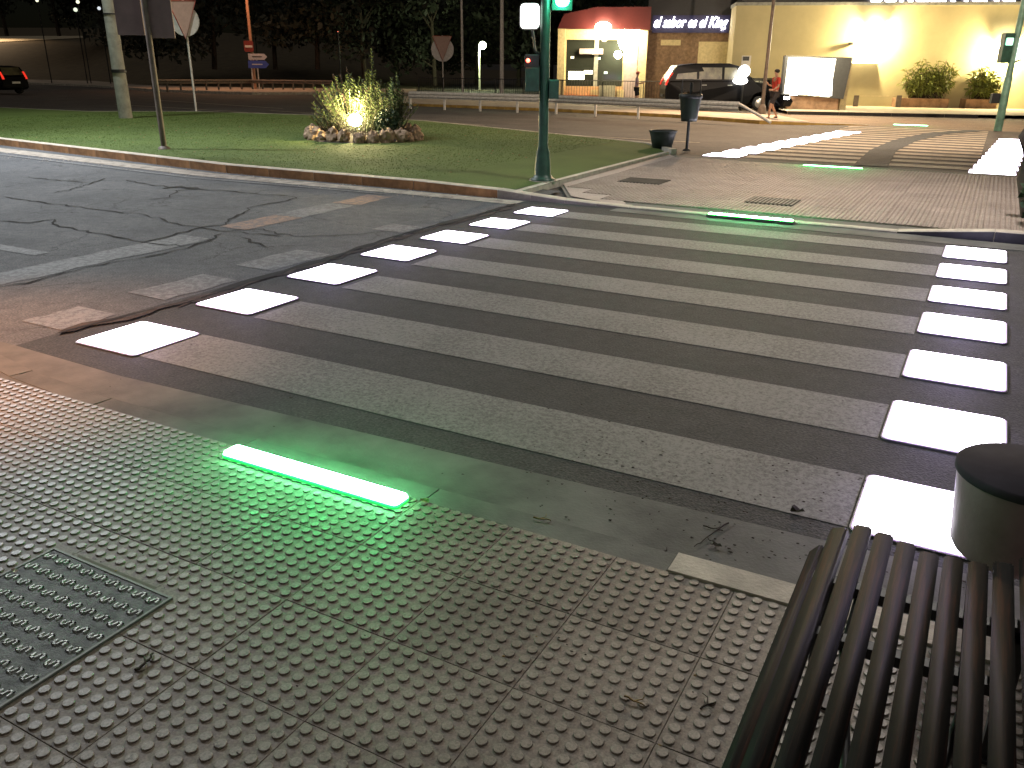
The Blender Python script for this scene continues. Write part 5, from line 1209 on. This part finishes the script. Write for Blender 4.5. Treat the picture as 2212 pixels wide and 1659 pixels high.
mb = MB(); mb.prism(rrect(a[0], b_[0], a[1], b_[1], .12), .2, .23, FO@XZ); part('plate', mb, mat('dark_red_plate', (.22, .035, .03), .6), t)
mb = MB(); zc = (a[1]+b_[1])/2; mb.prism(rrect(a[0]+.08, b_[0]-.08, zc-.10, zc+.07, .03), .232, .24, FO@XZ); part('white_bar', mb, M['sign_back'], t)
mb = MB(); x_ = (a[0]+b_[0])/2; mb.box(x_-.03, x_+.03, .12, .19, 0, b_[1], FO); part('post', mb, M['dark'], t)

# ------------------------------------------------------------------ embankment, field, trees
def bank(name, rows, mt):
    V = []; F = []; n = len(rows[0])
    for r_ in rows: V += [tuple(p) for p in r_]
    for i in range(len(rows)-1):
        for j in range(n-1): F.append((i*n+j, i*n+j+1, (i+1)*n+j+1, (i+1)*n+j))
    mb = MB(); mb.add(V, F, True); return struct(link(name, mb.mesh(name), mt))
us = [-500, -200, 0, 200, 400, 600, 760, 900, 1050, 1250]
foot = [G(u, v) for u, v in zip(us, [180, 177, 174, 176, 188, 191, 193, 194, 196, 199])]
rows = [[p.copy() for p in foot]]
for dd, vtop in ((14, (150, 148, 146, 148, 152, 158, 168, 182, 191, 196)), (30, (104, 100, 96, 98, 102, 112, 130, 160, 182, 193)), (60, (80, 76, 72, 74, 80, 92, 112, 140, 165, 180)), (140, (70, 66, 60, 60, 64, 78, 100, 126, 150, 160))):
    row = []
    for p, u, v in zip(foot, us, vtop):
        f = (p-Vector(CAM)); f.z = 0; q = p+f.normalized()*dd; row.append(Vector((q.x, q.y, H(u, v, q).z)))
    rows.append(row)
hill = bank('embankment', rows, M['dry'])
kl = kroot('far_kerb')
FKp = [G(u, v) for u, v in ((-100, 184), (60, 181), (200, 187), (330, 197), (545, 204), (760, 203), (900, 204))]
kerb_row('k', [(p.x, p.y, .14) for p in FKp], .2, M['kerb'], parent=kl, length=4)
struct(sheet('far_footway', [(p.x, p.y) for p in FKp]+[(G(u, v).x, G(u, v).y) for u, v in ((900, 195), (760, 194), (545, 192), (330, 187), (200, 177), (60, 174), (-100, 177))], .12, M['pave']))
# barrier on the far side, a thin pinkish line
fb = [G(u, v, 0) for u, v in ((330, 200), (545, 196), (720, 198))]
t = thing('far_guardrail', 'thin pale guardrail at the foot of the dark embankment', 'guardrail', fb[0])
for a, b in zip(fb[:-1], fb[1:]):
    mb = MB(); beam(mb, a, b, .55, -1); part('rail_beam', mb, M['pole_brown'], t)
    for k in range(8): c = a.lerp(b, k/8); mb = MB(); mb.box(-.05, .05, .02, .12, 0, .8, Matrix.Translation(c)); part('rail_post', mb, M['pole_brown'], t)
# lit path strip high on the bank
P0, P1, P2 = [rows[3][i] for i in (1, 2, 3)]
mb = MB(); r2 = [rows[2][i] for i in (1, 2, 3)]
a = [r2[0].lerp(P0, .05), r2[1].lerp(P1, .12), r2[2].lerp(P2, .60)]; b = [r2[0].lerp(P0, .75), r2[1].lerp(P1, .66), r2[2].lerp(P2, .78)]
mb.add([tuple(p+Vector((0, 0, .08))) for p in a+b], [(0, 1, 4, 3), (1, 2, 5, 4)]); struct(link('bank_path', mb.mesh('bank_path'), M['pale2']))
pc = (a[1]+b[1])/2
lamp('SPOT', pc+Vector((2, -2, 6)), 5200, (1, .70, .42), .3, pc+Vector((4, -6, -3)), 150, .9)  # unseen spot without a lamp, added to brighten the path and bank
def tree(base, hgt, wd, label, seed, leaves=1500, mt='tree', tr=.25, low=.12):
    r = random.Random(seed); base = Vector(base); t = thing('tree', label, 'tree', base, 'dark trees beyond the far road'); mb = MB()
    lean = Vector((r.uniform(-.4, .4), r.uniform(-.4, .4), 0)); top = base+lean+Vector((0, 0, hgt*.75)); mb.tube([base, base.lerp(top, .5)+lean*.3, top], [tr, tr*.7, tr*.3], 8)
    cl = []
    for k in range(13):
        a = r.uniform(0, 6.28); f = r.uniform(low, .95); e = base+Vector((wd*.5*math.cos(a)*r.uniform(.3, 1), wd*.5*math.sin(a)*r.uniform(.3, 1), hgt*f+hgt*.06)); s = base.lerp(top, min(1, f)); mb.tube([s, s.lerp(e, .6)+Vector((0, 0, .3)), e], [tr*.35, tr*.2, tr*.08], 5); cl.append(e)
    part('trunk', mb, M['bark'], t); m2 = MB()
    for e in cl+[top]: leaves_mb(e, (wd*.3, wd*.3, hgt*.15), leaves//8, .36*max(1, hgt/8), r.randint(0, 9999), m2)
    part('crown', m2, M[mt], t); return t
TR = [(40, 110, 12, 8, 9), (150, 80, 13, 9, 8), (240, 90, 11, 8, 12), (345, 70, 12, 9, 9), (470, 60, 13, 10, 10), (600, 75, 12, 10, 8), (690, 40, 13, 10, 11), (790, 30, 13, 10, 10), (860, 55, 12, 9, 9), (940, 34, 13, 9, 10), (1030, 60, 12, 9, 8), (1120, 45, 13, 9, 9), (1190, 70, 10, 7, 12), (1290, 75, 11, 8, 9)]
desc = ['dark tree at the far left above the moving car', 'dark tree behind the lit path on the bank', 'dark tree behind the thick lamp post', 'dark tree behind the two grey-violet sign backs', 'dark tree behind the large round sign', 'dark tree just right of the orange-lit pole', 'dark tree left of the tall feathery stalk', 'large dark tree above the flower bed', 'dark tree right of the tall feathery stalk', 'dark tree left of the small round sign', 'dark tree behind the park lantern', 'dark tree left of the green signal post', 'dark tree behind the green signal post', 'dark tree top over the red canopy']
for i, ((u, dd, hg, wd, _), lb) in enumerate(zip(TR, desc)):
    b = G(u, 205 if u < 1200 else 212); f = b-Vector(CAM); f.z = 0; f.normalize(); q = b+f*(dd*.30+10)
    zz = 0
    # height of the bank beneath
    hit = 0
    if u < 300: q = b+f*75
    tree((q.x, q.y, H(u, 78, q).z if u < 300 else max(zg(q.y)-.3, min(5, H(u, 150 if u < 700 else 185, q).z))), hg, wd, lb, 100+i, 2600)
# pinpricks of distant lamps among the trees
for (u, v, s, c_, lb) in ((80, 1, .22, (1, 1, .7), 'tiny distant lamp at the top left corner among the trees'), (168, 4, .26, (1, 1, .7), 'distant lamp dot above the paler blurred one'), (163, 21, .30, (.7, .8, .6), 'pale blurred distant lamp left of the thick lamp post'),
                         (214, 18, .26, (.55, .6, .65), 'dim bluish distant lamp beside the thick lamp post'), (540, 51, .18, (1, 1, .95), 'left one of a pair of tiny white lamps by the orange pole'), (549, 51, .15, (1, 1, .95), 'right one of a pair of tiny white lamps by the orange pole'),
                         (730, 69, .07, (1, .2, .1), 'tiny red light in the dark above the flower bed'), (1586, 6, .2, (1, 1, .8), 'tiny lamp above the dark fascia')):
    if u > 1500: continue
    f = Vector(ray(u, v)); fl_ = Vector((f.x, f.y, 0)).length; p = Vector(CAM)+f*(96/fl_) if u < 600 else Vector(CAM)+f*(60/fl_)
    gz_ = zg(p.y)
    t = thing('distant_lamp', lb, 'lamp', (p.x, p.y, gz_))
    mb = MB(); mb.ball(p, s*.62, 8, 6); part('bulb', mb, emis('distant_bulb', c_, 1.2), t)
    mb = MB(); mb.tube([(p.x, p.y, gz_), p], .05, 6); part('post', mb, M['dark'], t)

# ------------------------------------------------------------------ assumed street lamps, unseen outside the frame, added to light the ground
def street_lamp(base, head, label, energy, col, target, cone, blend=.8):
    base = Vector(base); head = Vector(head); t = thing('street_lamp', label, 'street lamp', base)  # an assumed lamp: pole, arm and head all added out of view
    mb = MB(); mb.tube([base, Vector((base.x, base.y, head.z-.3))], [.11, .07], 12); part('pole', mb, M['pole_grey'], t)
    mb = MB(); mb.tube([Vector((base.x, base.y, head.z-.35)), Vector((base.x, base.y, head.z-.05)).lerp(head, .3), head+Vector((0, 0, .08))], .045, 8); part('arm', mb, M['pole_grey'], t)
    mb = MB(); mb.box(-.18, .18, -.18, .18, .04, .14, Matrix.Translation(head)); part('lamp_head', mb, M['dark'], t)
    lamp('SPOT', head, energy, col, .12, target, cone, blend, t); return t
street_lamp((-16.5, 4.0, 0), (-13.2, 6.2, 8.5), 'assumed unseen grey street lamp with cool light beside the old asphalt at the left', 5200, COOL, (-7, 3.5, 0), 150)  # assumed out of view to brighten the left road and the studs
street_lamp((-3.2, -4.2, 0), (-1.9, -2.9, 5.0), 'assumed unseen short orange street lamp near the left end of the studded pavement', 2600, (1, .42, .17), (-.7, -.95, 0), 46, .9)  # assumed out of view to tint the near left tiles orange
street_lamp((8.6, 9.8, 0), (5.2, 8.4, 7.5), 'assumed unseen grey street lamp with warm light at the right of the median', 1900, NEUT, (3.4, 4.5, 0), 150)  # assumed out of view as key light for the near crossing

street_lamp((10.5, 19.5, 0), (7.8, 18.2, 8.5), 'added unseen street lamp with warm white light beyond the right edge of the far crossing', 11000, (1, .76, .54), (-10, 31, 0), 120)  # added out of view to brighten the guardrail and far road
